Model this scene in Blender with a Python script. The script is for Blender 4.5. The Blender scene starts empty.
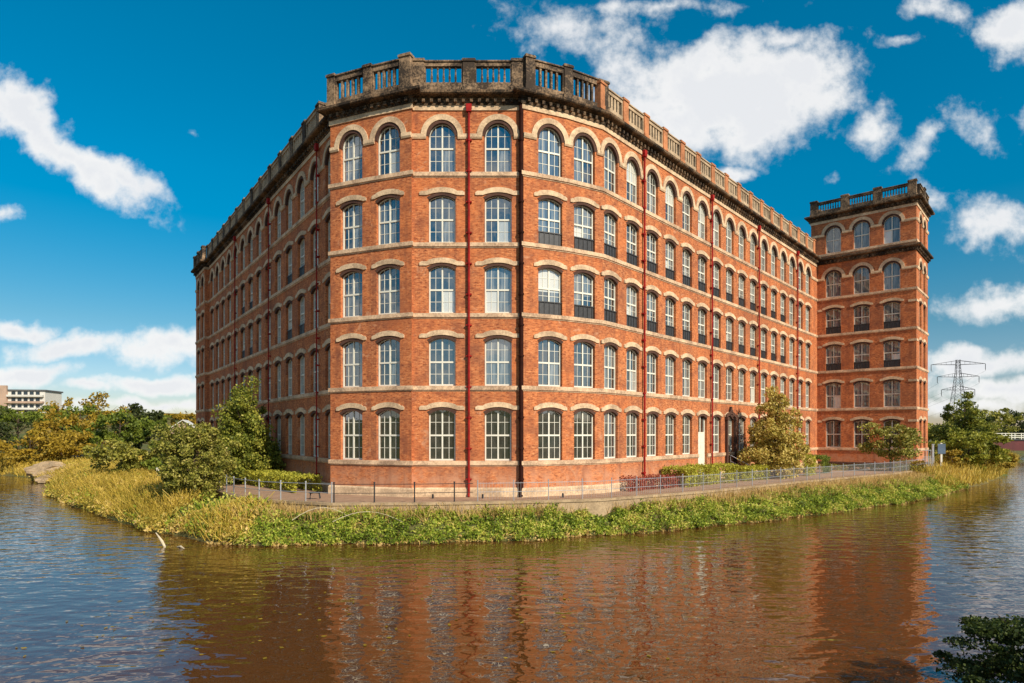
import bpy, math, random
import numpy as np
random.seed(7)
rng = np.random.default_rng(7)
C = bpy.context.scene.collection
R = math.radians
EYE = 5.5            # camera height above the water (z = 0)
GZ = 1.7             # level of the riverside path

# ------------------------------------------------------------------ tags
def tag(o, label=None, cat=None, group=None, kind=None):
    if label: o['label'] = label
    if cat: o['category'] = cat
    if group: o['group'] = group
    if kind: o['kind'] = kind
    return o
def empty(name, loc, rz=0.0):
    o = bpy.data.objects.new(name, None); C.objects.link(o)
    o.location = loc; o.rotation_euler = (0, 0, rz)
    o.empty_display_size = .3
    return o
def link(name, me, parent=None, loc=(0, 0, 0), rz=0.0):
    o = bpy.data.objects.new(name, me); C.objects.link(o)
    o.location = loc; o.rotation_euler = (0, 0, rz)
    if parent: o.parent = parent
    return o

# ------------------------------------------------------------------ node helpers
def new_mat(name):
    m = bpy.data.materials.new(name); m.use_nodes = True
    nt = m.node_tree; nt.nodes.clear()
    return m, nt
class NT:
    def __init__(s, nt): s.nt = nt
    def n(s, typ, **kw):
        nd = s.nt.nodes.new(typ)
        for k, v in kw.items():
            if k.startswith('i_'):
                key = k[2:]
                key = int(key) if key.isdigit() else key.replace('_', ' ')
                nd.inputs[key].default_value = v
            else: setattr(nd, k, v)
        return nd
    def l(s, a, b): s.nt.links.new(a, b)
    def math(s, op, a, b=None, clamp=False):
        nd = s.nt.nodes.new('ShaderNodeMath'); nd.operation = op; nd.use_clamp = clamp
        for i, v in enumerate((a, b)):
            if v is None: continue
            if isinstance(v, (int, float)): nd.inputs[i].default_value = v
            else: s.l(v, nd.inputs[i])
        return nd.outputs[0]
    def ramp(s, fac, stops, interp='LINEAR'):
        nd = s.nt.nodes.new('ShaderNodeValToRGB'); cr = nd.color_ramp; cr.interpolation = interp
        while len(cr.elements) < len(stops): cr.elements.new(.5)
        for e, (p, c) in zip(cr.elements, stops):
            e.position = p; e.color = (c[0], c[1], c[2], 1) if not isinstance(c, (int, float)) else (c, c, c, 1)
        s.l(fac, nd.inputs[0]); return nd.outputs[0]
    def noise(s, vec, scale, detail=4, rough=.55, dist=0.0):
        nd = s.n('ShaderNodeTexNoise', i_Scale=scale, i_Detail=detail, i_Roughness=rough, i_Distortion=dist)
        if vec is not None: s.l(vec, nd.inputs['Vector'])
        return nd.outputs['Fac']
    def mix(s, fac, a, b, mode='MIX'):
        nd = s.nt.nodes.new('ShaderNodeMix'); nd.data_type = 'RGBA'; nd.blend_type = mode
        for sock, v in ((nd.inputs[0], fac), (nd.inputs[6], a), (nd.inputs[7], b)):
            if isinstance(v, (int, float)): sock.default_value = v
            elif isinstance(v, tuple): sock.default_value = (*v[:3], 1)
            else: s.l(v, sock)
        return nd.outputs[2]
    def vmath(s, op, a, b=None):
        nd = s.nt.nodes.new('ShaderNodeVectorMath'); nd.operation = op
        for i, v in enumerate((a, b)):
            if v is None: continue
            if isinstance(v, tuple): nd.inputs[i].default_value = v
            else: s.l(v, nd.inputs[i])
        return nd.outputs[0]
def principled(t, col, rough=.8, bump=None, bump_s=.3, bump_d=.02, spec=.3, metal=0.0):
    p = t.n('ShaderNodeBsdfPrincipled')
    if isinstance(col, tuple): p.inputs['Base Color'].default_value = (*col, 1)
    else: t.l(col, p.inputs['Base Color'])
    if isinstance(rough, (int, float)): p.inputs['Roughness'].default_value = rough
    else: t.l(rough, p.inputs['Roughness'])
    p.inputs['Specular IOR Level'].default_value = spec
    p.inputs['Metallic'].default_value = metal
    if bump is not None:
        b = t.n('ShaderNodeBump', i_Strength=bump_s, i_Distance=bump_d)
        t.l(bump, b.inputs['Height']); t.l(b.outputs[0], p.inputs['Normal'])
    o = t.n('ShaderNodeOutputMaterial'); t.l(p.outputs[0], o.inputs[0])
    return p

# ------------------------------------------------------------------ materials
def mat_simple(name, col, rough=.6, var=.12, scale=3.0, metal=0.0, spec=.4):
    m, nt = new_mat(name); t = NT(nt)
    g = t.n('ShaderNodeTexCoord').outputs['Object']
    f = t.noise(g, scale, 5, .6)
    lo = tuple(c * (1 - var * 1.6) for c in col); hi = tuple(min(1, c * (1 + var * 1.6)) for c in col)
    principled(t, t.ramp(f, [(.3, lo), (.7, hi)]), rough, spec=spec, metal=metal, bump=f, bump_s=.1)
    return m

def mat_brick(name, tone=1.0):
    m, nt = new_mat(name); t = NT(nt)
    uv = t.n('ShaderNodeUVMap').outputs[0]
    br = t.n('ShaderNodeTexBrick', i_Scale=1.0)
    br.inputs['Brick Width'].default_value = .23; br.inputs['Row Height'].default_value = .078
    br.inputs['Mortar Size'].default_value = .007; br.inputs['Mortar Smooth'].default_value = .3
    br.inputs['Bias'].default_value = -.1
    br.offset = .5
    br.inputs['Color1'].default_value = (.58 * tone, .180 * tone, .066 * tone, 1)
    br.inputs['Color2'].default_value = (.36 * tone, .098 * tone, .038 * tone, 1)
    br.inputs['Mortar'].default_value = (.52, .29, .13, 1)
    t.l(uv, br.inputs['Vector'])
    # random individual bricks: dark headers and pale ones
    mp = t.n('ShaderNodeMapping'); mp.inputs['Scale'].default_value = (4.3, 12.8, 1); t.l(uv, mp.inputs['Vector'])
    wn = t.n('ShaderNodeTexNoise', i_Scale=.9, i_Detail=2.0, i_Roughness=.7); t.l(mp.outputs[0], wn.inputs['Vector'])
    c = t.mix(t.ramp(wn.outputs['Fac'], [(.34, 1), (.46, 0)]), br.outputs['Color'], (.15 * tone, .038, .02))
    c = t.mix(t.ramp(wn.outputs['Fac'], [(.56, 0), (.68, 1)]), c, (.72, .31, .13))
    big = t.noise(uv, .35, 5, .6)
    c = t.mix(t.ramp(big, [(.35, 0.0), (.7, .45)]), c, (.58 * tone, .150 * tone, .042 * tone))
    med = t.noise(uv, 1.3, 6, .65, .4)
    c = t.mix(t.ramp(med, [(.46, 0), (.68, .65)]), c, (.20, .062, .036))
    # worn pinkish-pale brickwork low on the walls
    sep = t.n('ShaderNodeSeparateXYZ'); t.l(uv, sep.inputs[0])
    soot = t.noise(uv, .16, 6, .7, .8)
    c = t.mix(t.ramp(soot, [(.50, 0), (.66, .55)]), c, (.20, .075, .045))
    pale = t.noise(uv, .9, 5, .7, 1.2)
    c = t.mix(t.ramp(pale, [(.60, 0), (.68, .4)]), c, (.62, .36, .22))
    low = t.math('MULTIPLY', t.ramp(t.math('DIVIDE', sep.outputs[1], 10.0), [(.28, 1), (.36, 0)]), t.ramp(med, [(.4, .1), (.6, .7)]))
    c = t.mix(low, c, (.58, .29, .17))
    st = t.n('ShaderNodeMapping'); st.inputs['Scale'].default_value = (1.6, .12, 1); t.l(uv, st.inputs['Vector'])
    streak = t.noise(st.outputs[0], 1.0, 5, .6)
    c = t.mix(t.ramp(streak, [(.50, 0), (.78, .62)]), c, (.14, .05, .035))
    principled(t, c, .9, bump=br.outputs['Fac'], bump_s=.25, bump_d=-.01, spec=.15)
    return m

def mat_stone(name, base, soot=.5, soot_col=(.035, .03, .026), dark_at=.52):
    m, nt = new_mat(name); t = NT(nt)
    g = t.n('ShaderNodeNewGeometry').outputs['Position']
    a = t.noise(g, 2.2, 6, .65); b = t.noise(g, .7, 5, .6, .5); d = t.noise(g, 9.0, 3, .6)
    lo = tuple(v * .72 for v in base); hi = tuple(min(1, v * 1.18) for v in base)
    c = t.ramp(a, [(.3, lo), (.7, hi)])
    f = t.math('ADD', t.math('MULTIPLY', b, .6), t.math('MULTIPLY', d, .4))
    c = t.mix(t.ramp(f, [(dark_at - .07, 0), (dark_at + .10, soot)]), c, soot_col)
    principled(t, c, .9, bump=d, bump_s=.35, spec=.15)
    return m

def mat_foliage(name, cols, rough=.55, trans=.3, scale=.6):
    """cols: dark..light leaf colours, varied per leaf and per clump"""
    m, nt = new_mat(name); t = NT(nt)
    geo = t.n('ShaderNodeNewGeometry')
    ri = geo.outputs['Random Per Island']
    nz = t.noise(geo.outputs['Position'], scale, 3, .6)
    f = t.math('ADD', t.math('MULTIPLY', ri, .45), t.math('MULTIPLY', t.ramp(nz, [(.3, 0.0), (.7, 1.0)]), .55))
    c = t.ramp(f, [(i / (len(cols) - 1), k) for i, k in enumerate(cols)])
    p = t.n('ShaderNodeBsdfPrincipled', i_Roughness=rough); t.l(c, p.inputs['Base Color'])
    p.inputs['Specular IOR Level'].default_value = .25
    tr = t.n('ShaderNodeBsdfTranslucent'); t.l(c, tr.inputs['Color'])
    mx = t.n('ShaderNodeMixShader', i_0=trans); t.l(p.outputs[0], mx.inputs[1]); t.l(tr.outputs[0], mx.inputs[2])
    o = t.n('ShaderNodeOutputMaterial'); t.l(mx.outputs[0], o.inputs[0])
    return m

def mat_glass(blinds=False):
    m, nt = new_mat('window_glass'); t = NT(nt)
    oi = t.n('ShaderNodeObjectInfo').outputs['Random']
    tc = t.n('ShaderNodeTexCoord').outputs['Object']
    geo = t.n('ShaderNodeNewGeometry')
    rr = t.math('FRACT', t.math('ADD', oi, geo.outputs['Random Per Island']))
    mp = t.n('ShaderNodeMapping'); mp.inputs['Scale'].default_value = (9, 1, .5); t.l(tc, mp.inputs['Vector'])
    folds = t.noise(mp.outputs[0], 1.0, 3, .6)
    blind = t.ramp(folds, [(.35, (.05, .055, .06)), (.65, (.25, .26, .25))])
    room = t.ramp(t.noise(tc, 1.3, 3, .6), [(.35, (.012, .012, .013)), (.75, (.07, .06, .05))])
    isb = t.ramp(rr, [(.50, 0.0), (.62, .85)] if not blinds else [(.05, .5), (.4, 1.0)])
    blind = t.mix(t.ramp(rr, [(.955, 0.0), (.965, 1.0)]), blind, (.70, .68, .60))  # a few whole panes painted near-white, standing in for bright reflections
    sepz = t.n('ShaderNodeSeparateXYZ'); t.l(geo.outputs['Position'], sepz.inputs[0])
    isb = t.math('MULTIPLY', isb, t.math('ADD', .12, t.math('MULTIPLY', t.math('GREATER_THAN', sepz.outputs[2], 7.3), .88)))
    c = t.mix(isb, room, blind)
    p = t.n('ShaderNodeBsdfPrincipled', i_Roughness=.5); t.l(c, p.inputs['Base Color'])
    p.inputs['Specular IOR Level'].default_value = 0.0
    gl = t.n('ShaderNodeBsdfGlossy', i_Roughness=.02); gl.inputs['Color'].default_value = (.90, .93, .93, 1)
    b = t.n('ShaderNodeBump', i_Strength=.10, i_Distance=.02)
    t.l(t.noise(geo.outputs['Position'], 1.7, 2, .5), b.inputs['Height']); t.l(b.outputs[0], gl.inputs['Normal'])
    fr = t.n('ShaderNodeFresnel', i_IOR=1.9)
    k = t.math('ADD', t.math('MULTIPLY', fr.outputs[0], .9), .04 if blinds else .17, clamp=True)
    mx = t.n('ShaderNodeMixShader'); t.l(k, mx.inputs[0]); t.l(p.outputs[0], mx.inputs[1]); t.l(gl.outputs[0], mx.inputs[2])
    o = t.n('ShaderNodeOutputMaterial'); t.l(mx.outputs[0], o.inputs[0])
    return m

def mat_water():
    m, nt = new_mat('river_water'); t = NT(nt)
    g = t.n('ShaderNodeNewGeometry').outputs['Position']
    mp = t.n('ShaderNodeMapping'); mp.inputs['Rotation'].default_value = (0, 0, R(24)); mp.inputs['Scale'].default_value = (.6, 1.0, 1)
    t.l(g, mp.inputs['Vector'])
    w1 = t.noise(mp.outputs[0], 1.5, 1, .35, .3)
    mp2 = t.n('ShaderNodeMapping'); mp2.inputs['Rotation'].default_value = (0, 0, R(-17)); mp2.inputs['Scale'].default_value = (.7, 2.2, 1)
    t.l(g, mp2.inputs['Vector'])
    w2 = t.noise(mp2.outputs[0], 1.1, 1, .4, .3)
    mp3 = t.n('ShaderNodeMapping'); mp3.inputs['Rotation'].default_value = (0, 0, R(12)); mp3.inputs['Scale'].default_value = (1.4, 1.9, 1)
    t.l(g, mp3.inputs['Vector']); w3 = t.noise(mp3.outputs[0], 1.9, 1, .4, .8)
    patch = t.ramp(t.noise(g, .07, 3, .5), [(.35, .6), (.65, 1.25)])
    h = t.math('MULTIPLY', t.math('ADD', w1, t.math('ADD', t.math('MULTIPLY', w2, .5), t.math('MULTIPLY', w3, .22))), patch)
    b = t.n('ShaderNodeBump', i_Strength=1.0, i_Distance=.052); t.l(h, b.inputs['Height'])
    p = t.n('ShaderNodeBsdfPrincipled', i_Roughness=.012, i_IOR=1.56)
    p.inputs['Base Color'].default_value = (.082, .031, .007, 1)
    p.inputs['Specular IOR Level'].default_value = .8
    t.l(b.outputs[0], p.inputs['Normal'])
    o = t.n('ShaderNodeOutputMaterial'); t.l(p.outputs[0], o.inputs[0])
    return m

def mat_ground():
    m, nt = new_mat('ground_earth'); t = NT(nt)
    g = t.n('ShaderNodeNewGeometry').outputs['Position']
    a = t.noise(g, .9, 6, .65); b = t.noise(g, .05, 4, .6)
    c = t.mix(t.ramp(a, [(.3, 0), (.7, 1)]), (.10, .075, .035), (.19, .15, .05))
    c = t.mix(t.ramp(b, [(.4, 0), (.6, .8)]), c, (.085, .11, .03))
    principled(t, c, .95, bump=a, bump_s=.5, bump_d=.1, spec=.1)
    return m

def mat_paving():
    m, nt = new_mat('paving'); t = NT(nt)
    g = t.n('ShaderNodeNewGeometry').outputs['Position']
    br = t.n('ShaderNodeTexBrick', i_Scale=1.0)
    mp = t.n('ShaderNodeMapping'); mp.inputs['Rotation'].default_value = (0, 0, R(-48.8)); t.l(g, mp.inputs['Vector']); t.l(mp.outputs[0], br.inputs['Vector'])
    br.inputs['Brick Width'].default_value = .6; br.inputs['Row Height'].default_value = .4; br.inputs['Mortar Size'].default_value = .012
    br.inputs['Color1'].default_value = (.40, .25, .16, 1); br.inputs['Color2'].default_value = (.33, .20, .13, 1); br.inputs['Mortar'].default_value = (.2, .13, .08, 1)
    a = t.noise(g, 1.1, 6, .65)
    c = t.mix(t.ramp(a, [(.4, 0), (.75, .6)]), br.outputs['Color'], (.24, .15, .09))
    principled(t, c, .9, bump=a, bump_s=.2, spec=.2)
    return m

M = dict(
    brick=mat_brick('red_brick'),
    trim=mat_stone('cream_stone', (.72, .51, .32), .62, (.22, .14, .09), .50),
    sill=mat_stone('sill_stone', (.72, .49, .31), .70, (.20, .12, .08), .50),
    para=mat_stone('weathered_stone', (.36, .235, .14), .93, (.028, .022, .019), .45),
    para2=mat_stone('pale_parapet_stone', (.50, .36, .23), .6, (.08, .055, .04), .52),
    pierbrick=mat_stone('parapet_brick', (.50, .20, .09), .5, (.10, .05, .03), .53),
    cornice=mat_stone('cornice_stone', (.26, .16, .09), .95, (.020, .016, .013), .44),
    mould=mat_stone('dark_moulding', (.10, .05, .035), .4, (.03, .02, .02), .5),
    white=mat_simple('painted_timber', (.70, .66, .55), .45, .05),
    jul=mat_simple('dark_metal_panel', (.045, .042, .042), .4, .2, 6),
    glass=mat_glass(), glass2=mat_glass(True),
    redpipe=mat_simple('red_paint', (.27, .014, .012), .75, .25, 2, 0, .12),
    brownpipe=mat_simple('brown_black_paint', (.030, .008, .005), .8, .25, 2, 0, .1),
    roof=mat_simple('roof_felt', (.09, .09, .09), .9, .2),
    dark=mat_simple('black_metal', (.02, .02, .022), .5, .2),
    steel=mat_simple('galvanised_steel', (.42, .42, .43), .45, .12, 3, .5),
    paving=mat_paving(), ground=mat_ground(), water=mat_water(),
    wallstone=mat_stone('river_wall_stone', (.42, .30, .18), .5, (.12, .08, .05), .52),
    bark=mat_simple('bark', (.07, .045, .03), .9, .3, 6),
    drift=mat_simple('bleached_wood', (.55, .45, .30), .8, .1, 8),
    asphalt=mat_simple('asphalt', (.06, .06, .06), .9, .15),
)

# ------------------------------------------------------------------ mesh builder
class MB:
    def __init__(s): s.v = []; s.f = []; s.uv = []; s.mi = []
    def face(s, pts, uvs=None, mi=0):
        b = len(s.v); s.v += [tuple(p) for p in pts]; s.f.append(tuple(range(b, b + len(pts))))
        s.uv += uvs if uvs else [(p[0] + p[1], p[2]) for p in pts]; s.mi.append(mi)
    def box(s, x0, x1, y0, y1, z0, z1, mi=0):
        p = [(x0, y0, z0), (x1, y0, z0), (x1, y1, z0), (x0, y1, z0), (x0, y0, z1), (x1, y0, z1), (x1, y1, z1), (x0, y1, z1)]
        b = len(s.v); s.v += p
        for q in ((0, 1, 5, 4), (1, 2, 6, 5), (2, 3, 7, 6), (3, 0, 4, 7), (4, 5, 6, 7), (3, 2, 1, 0)):
            s.f.append(tuple(b + i for i in q)); s.uv += [(p[i][0] + p[i][1], p[i][2]) for i in q]; s.mi.append(mi)
    def tube(s, pts, rad, n=8, mi=0, caps=True):
        pts = [np.array(p, float) for p in pts]
        if isinstance(rad, (int, float)): rad = [rad] * len(pts)
        rings = []
        for i, p in enumerate(pts):
            d = pts[min(i + 1, len(pts) - 1)] - pts[max(i - 1, 0)]; d /= (np.linalg.norm(d) + 1e-9)
            a = np.cross(d, (0, 0, 1.0)); 
            if np.linalg.norm(a) < .1: a = np.cross(d, (1.0, 0, 0))
            a /= np.linalg.norm(a); c = np.cross(d, a)
            b = len(s.v)
            for k in range(n):
                an = 2 * math.pi * k / n
                s.v.append(tuple(p + rad[i] * (math.cos(an) * a + math.sin(an) * c)))
            rings.append(b)
        for r0, r1 in zip(rings[:-1], rings[1:]):
            for k in range(n):
                q = (r0 + k, r0 + (k + 1) % n, r1 + (k + 1) % n, r1 + k)
                s.f.append(q); s.uv += [(s.v[i][0] + s.v[i][1], s.v[i][2]) for i in q]; s.mi.append(mi)
        if caps:
            for r, rev in ((rings[0], False), (rings[-1], True)):
                q = tuple(range(r, r + n)); q = q[::-1] if rev else q
                s.f.append(q); s.uv += [(0, 0)] * n; s.mi.append(mi)
    def add(s, o, pos=(0, 0, 0), rz=0.0, mi=None):
        b = len(s.v); c, sn = math.cos(rz), math.sin(rz)
        s.v += [(pos[0] + c * x - sn * y, pos[1] + sn * x + c * y, pos[2] + z) for x, y, z in o.v]
        s.f += [tuple(b + i for i in q) for q in o.f]; s.uv += o.uv; s.mi += o.mi if mi is None else [mi] * len(o.f)
    def mesh(s, name, mats):
        me = bpy.data.meshes.new(name); me.from_pydata(s.v, [], s.f)
        for m in (mats if isinstance(mats, (list, tuple)) else [mats]): me.materials.append(m)
        u = me.uv_layers.new(name='UVMap'); u.data.foreach_set('uv', np.array(s.uv, 'f').ravel())
        me.polygons.foreach_set('material_index', np.array(s.mi, 'i')); me.update()
        return me
    def build(s, name, mats, parent=None, loc=(0, 0, 0), rz=0.0):
        return link(name, s.mesh(name, mats), parent, loc, rz)

def sweep(mb, pts, prof, closed_ends=True, mi=0):
    """prof: (outward offset, z) loop swept along plan polyline pts; outward = right of travel"""
    P = [np.array(p, float) for p in pts]
    N = []
    for a, b in zip(P[:-1], P[1:]):
        d = (b - a) / np.linalg.norm(b - a); N.append(np.array((d[1], -d[0])))
    rows = []; L = 0; Ls = []
    for i, p in enumerate(P):
        if i == 0: m = N[0]
        elif i == len(P) - 1: m = N[-1]
        else:
            m = N[i - 1] + N[i]; m = m / (m @ N[i])
        if i: L += np.linalg.norm(P[i] - P[i - 1])
        Ls.append(L)
        rows.append([(p[0] + m[0] * o, p[1] + m[1] * o, z) for o, z in prof])
    for i in range(len(P) - 1):
        for k in range(len(prof)):
            k2 = (k + 1) % len(prof)
            mb.face([rows[i][k], rows[i + 1][k], rows[i + 1][k2], rows[i][k2]],
                    [(Ls[i], prof[k][1]), (Ls[i + 1], prof[k][1]), (Ls[i + 1], prof[k2][1]), (Ls[i], prof[k2][1])], mi)
    if closed_ends:
        mb.face(rows[0], None, mi); mb.face(rows[-1][::-1], None, mi)

# ------------------------------------------------------------------ windows
W = 1.62
DEP = .30
def contour(w, h, kind, n=12):
    """opening outline, points left spring -> right spring over the top (x, z above sill)"""
    if kind == 'round':
        r = w / 2; zs = h - r
        return zs, [(-r * math.cos(math.pi * i / n), zs + r * math.sin(math.pi * i / n)) for i in range(n + 1)]
    rise = .24 * w / 1.5; r = (w * w / 4 + rise * rise) / (2 * rise); zs = h - rise; a = math.asin(w / 2 / r)
    return zs, [(r * math.sin(-a + 2 * a * i / n), h - r + r * math.cos(-a + 2 * a * i / n)) for i in range(n + 1)]

def top_at(pts, x):
    for (x0, z0), (x1, z1) in zip(pts[:-1], pts[1:]):
        if x0 <= x <= x1: return z0 + (z1 - z0) * (x - x0) / max(1e-6, x1 - x0)
    return pts[0][1]

def wall_segment(mb, a, b, cols, zb, rows, uv0=0.0):
    """brick wall a->b with openings. cols: s positions; rows: (sill, h, kind); zb: row boundaries"""
    a = np.array(a); b = np.array(b); L = np.linalg.norm(b - a); d = (b - a) / L; n_in = np.array((-d[1], d[0]))
    def P(s, z, y=0.0): q = a + d * s + n_in * y; return (q[0], q[1], z)
    def F(pts): mb.face([P(*p) for p in pts], [(uv0 + p[0] + (p[2] if len(p) > 2 else 0), p[1]) for p in pts])
    edges = [0.0] + [(c0[0] + c1[0]) / 2 for c0, c1 in zip(cols[:-1], cols[1:])] + [L]
    for ci, (sc, special) in enumerate(cols):
        s0, s1 = edges[ci], edges[ci + 1]
        for ri, (sill, h, kind, w) in enumerate(rows):
            z0, z1 = zb[ri], zb[ri + 1]
            bot = special.get(ri, sill); 
            zs, arc = contour(w, h, kind)
            xl, xr = sc - w / 2, sc + w / 2
            F([(s0, z0), (xl, z0), (xl, z1), (s0, z1)]); F([(xr, z0), (s1, z0), (s1, z1), (xr, z1)])
            F([(xl, z0), (xr, z0), (xr, bot), (xl, bot)])
            F([(xl, bot), (xl, sill + zs), (xl, sill + zs, DEP), (xl, bot, DEP)])
            F([(xr, sill + zs), (xr, bot), (xr, bot, DEP), (xr, sill + zs, DEP)])
            F([(xr, bot), (xl, bot), (xl, bot, DEP), (xr, bot, DEP)])
            for (x0, q0), (x1, q1) in zip(arc[:-1], arc[1:]):
                F([(sc + x0, sill + q0), (sc + x1, sill + q1), (sc + x1, z1), (sc + x0, z1)])
                F([(sc + x1, sill + q1), (sc + x0, sill + q0), (sc + x0, sill + q0, DEP), (sc + x1, sill + q1, DEP)])
    return L

tower_style = False
def frame_mb(w, h, kind, juliet=False, door=0.0):
    mb = MB(); zs, arc = contour(w, h, kind, 14); plainw = (kind != 'door' and tower_style)
    y0, y1 = .19, .27; ft = .075
    hw = w / 2 - .02
    zb = .72 if juliet else 0.0
    mb.box(-hw, -hw + ft, y0, y1, zb, zs); mb.box(hw - ft, hw, y0, y1, zb, zs)
    mb.box(-hw + ft, hw - ft, y0, y1, zb, zb + ft * 1.3)
    # curved head of the frame
    cx, cz = 0, (zs if kind == 'round' else h - ((w * w / 4 + .24 ** 2 * (w / 1.5) ** 2) / (2 * .24 * w / 1.5)))
    inner = [(x * (1 - ft / (w / 2)), cz + (z - cz) * (1 - ft / math.hypot(x - cx, z - cz))) for x, z in arc]
    outer = [(x * .98, z - .012) for x, z in arc]
    for i in range(len(arc) - 1):
        (a0, b0), (a1, b1), (c1, d1), (c0, d0) = outer[i], outer[i + 1], inner[i + 1], inner[i]
        mb.face([(c0, y0, d0), (c1, y0, d1), (a1, y0, b1), (a0, y0, b0)])
        mb.face([(c1, y0, d1), (c0, y0, d0), (c0, y1, d0), (c1, y1, d1)])
    def vbar(x, t, za, zb_, yy=y0 + .01): mb.box(x - t / 2, x + t / 2, yy, y1, za, min(zb_, top_at(arc, x) - ft * .6))
    mid = h * .49 if not juliet else zb + (h - zb) * .40
    vbar(0, .085, zb + .1, h)
    mb.box(-hw + ft, hw - ft, y0 + .004, y1, mid - .05, mid + .05)
    for sx in (() if plainw else (-1, 1)):
        vbar(sx * w * .245, .026, zb + .1, h, y0 + .04)
    for z in (() if plainw else (zb + (mid - zb) * .5, mid + (h - mid) * .5)):
        xr = hw - ft
        mb.box(-xr, xr, y0 + .045, y1, z - .013, z + .013)
    if door:
        mb = MB(); zs, arc = contour(w, h, kind, 14)
        mb.box(-hw, -hw + .12, y0, y1, -door, zs); mb.box(hw - .12, hw, y0, y1, -door, zs)
        mb.box(-hw + .12, hw - .12, y0, y1, h * .52, h * .52 + .12); mb.box(-.05, .05, y0 + .02, y1, h * .52 + .12, h - .05)
    return mb

def pane_mb(w, h, kind, z0=0.0):
    mb = MB(); zs, arc = contour(w, h, kind, 14)
    # four panes (two leaves by two lights): separate islands so each reads differently
    m = h * .49
    y = .255
    mb.face([(-w / 2, y, z0), (0, y, z0), (0, y, m), (-w / 2, y, m)])
    mb.face([(0, y, z0), (w / 2, y, z0), (w / 2, y, m), (0, y, m)])
    half = [p for p in arc if p[0] <= 1e-6]
    mb.face([(-w / 2, y, m), (0, y, m)] + [(x, y, z) for x, z in half[::-1]])
    mb.face([(0, y, m), (w / 2, y, m)] + [(-x, y, z) for x, z in half])
    return mb

def arch_mb(w, h, kind, half=1.2, ring=(.13, .46)):
    """projecting stone hood over the opening"""
    mb = MB(); pr = .07
    if kind == 'round':
        zs = h - w / 2; n = 18; r0, r1 = w / 2 + ring[0], w / 2 + ring[1]
        inn = [(-r0 * math.cos(math.pi * i / n), zs + r0 * math.sin(math.pi * i / n)) for i in range(n + 1)]
        out = [(-r1 * math.cos(math.pi * i / n), zs + r1 * math.sin(math.pi * i / n)) for i in range(n + 1)]
    else:
        n = 12; hw = w / 2 + .10
        inn = [(-half, h - .05), (-half + .12, h - .05)] + [(hw * (2 * i / n - 1), h - .05 + .17 * (1 - (2 * i / n - 1) ** 2)) for i in range(n + 1)] + [(half - .12, h - .05), (half, h - .05)]
        out = [(x, z + (.17 if abs(abs(x) - half) < .05 else (.25 if abs(x) > hw - .01 else .30))) for x, z in inn]
    for i in range(len(inn) - 1):
        (a0, b0), (a1, b1), (c1, d1), (c0, d0) = inn[i], inn[i + 1], out[i + 1], out[i]
        mb.face([(a0, -pr, b0), (a1, -pr, b1), (c1, -pr, d1), (c0, -pr, d0)])
        mb.face([(c0, -pr, d0), (c1, -pr, d1), (c1, .02, d1), (c0, .02, d0)])
        mb.face([(a1, -pr, b1), (a0, -pr, b0), (a0, .02, b0), (a1, .02, b1)])
    for (a, b), (c, d) in ((inn[0], out[0]), (out[-1], inn[-1])):
        mb.face([(a, -pr, b), (c, -pr, d), (c, .02, d), (a, .02, b)])
    return mb
def mould_mb(w, h, kind):
    """dark moulded brick lining between opening and hood"""
    mb = MB(); n = 14; arc = contour(w, h, kind, n)[1]
    t = .13 if kind == 'round' else .12
    zc = h - w / 2 if kind == 'round' else h - 1.29
    out = [(x + t * (x) / math.hypot(x, z - zc), z + t * (z - zc) / math.hypot(x, z - zc)) for x, z in arc]
    ins = [(x * .94, z - .05) for x, z in arc]
    for i in range(n):
        (a0, b0), (a1, b1), (c1, d1), (c0, d0) = ins[i], ins[i + 1], out[i + 1], out[i]
        mb.face([(a0, -.02, b0), (a1, -.02, b1), (c1, -.02, d1), (c0, -.02, d0)])
        mb.face([(a1, -.02, b1), (a0, -.02, b0), (a0, .16, b0), (a1, .16, b1)])
    return mb

_cache = {}
def win_meshes(w, h, kind, jul, door, half):
    k = (w, h, kind, jul, door, half, tower_style)
    if k not in _cache:
        pm = MB(); pm.add(pane_mb(w, h, kind, .6 if jul else 0.0))
        am = MB(); am.add(arch_mb(w, h, kind, half), mi=0); am.add(mould_mb(w, h, kind), mi=1)
        jm = None
        if jul:
            jm = MB(); jm.box(-w / 2 + .02, w / 2 - .02, .14, .18, .04, .74)
            jm.box(-w / 2 + .01, w / 2 - .01, .08, .185, .74, .80)
            for i in range(5): x = -w / 2 + .14 + i * (w - .28) / 4; jm.box(x - .02, x + .02, .10, .14, .04, .74)
            jm.box(-w / 2 + .02, w / 2 - .02, .10, .18, 0.0, .04)
        dm = None
        if door:
            dm = MB(); zt = h * .52
            dm.box(-w / 2 + .14, w / 2 - .14, .20, .25, -door, zt)
            for z0, z1 in ((-door + .2, -door + 1.1), (-door + 1.3, zt - .9), (zt - .75, zt - .15)):
                for sx in (-1, 1): dm.box(min(sx * .08, sx * .5), max(sx * .08, sx * .5), .185, .20, z0, z1)
        fm = frame_mb(w, h, kind, jul, door)
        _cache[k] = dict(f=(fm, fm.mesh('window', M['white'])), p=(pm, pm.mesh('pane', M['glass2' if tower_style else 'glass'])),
                         a=(am, am.mesh('stone_hood', [M['trim'], M['mould']])),
                         j=(jm, jm.mesh('balcony_panel', M['jul'])) if jm else None,
                         d=(dm, dm.mesh('door_leaf', M['white'])) if dm else None)
    return _cache[k]

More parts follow.
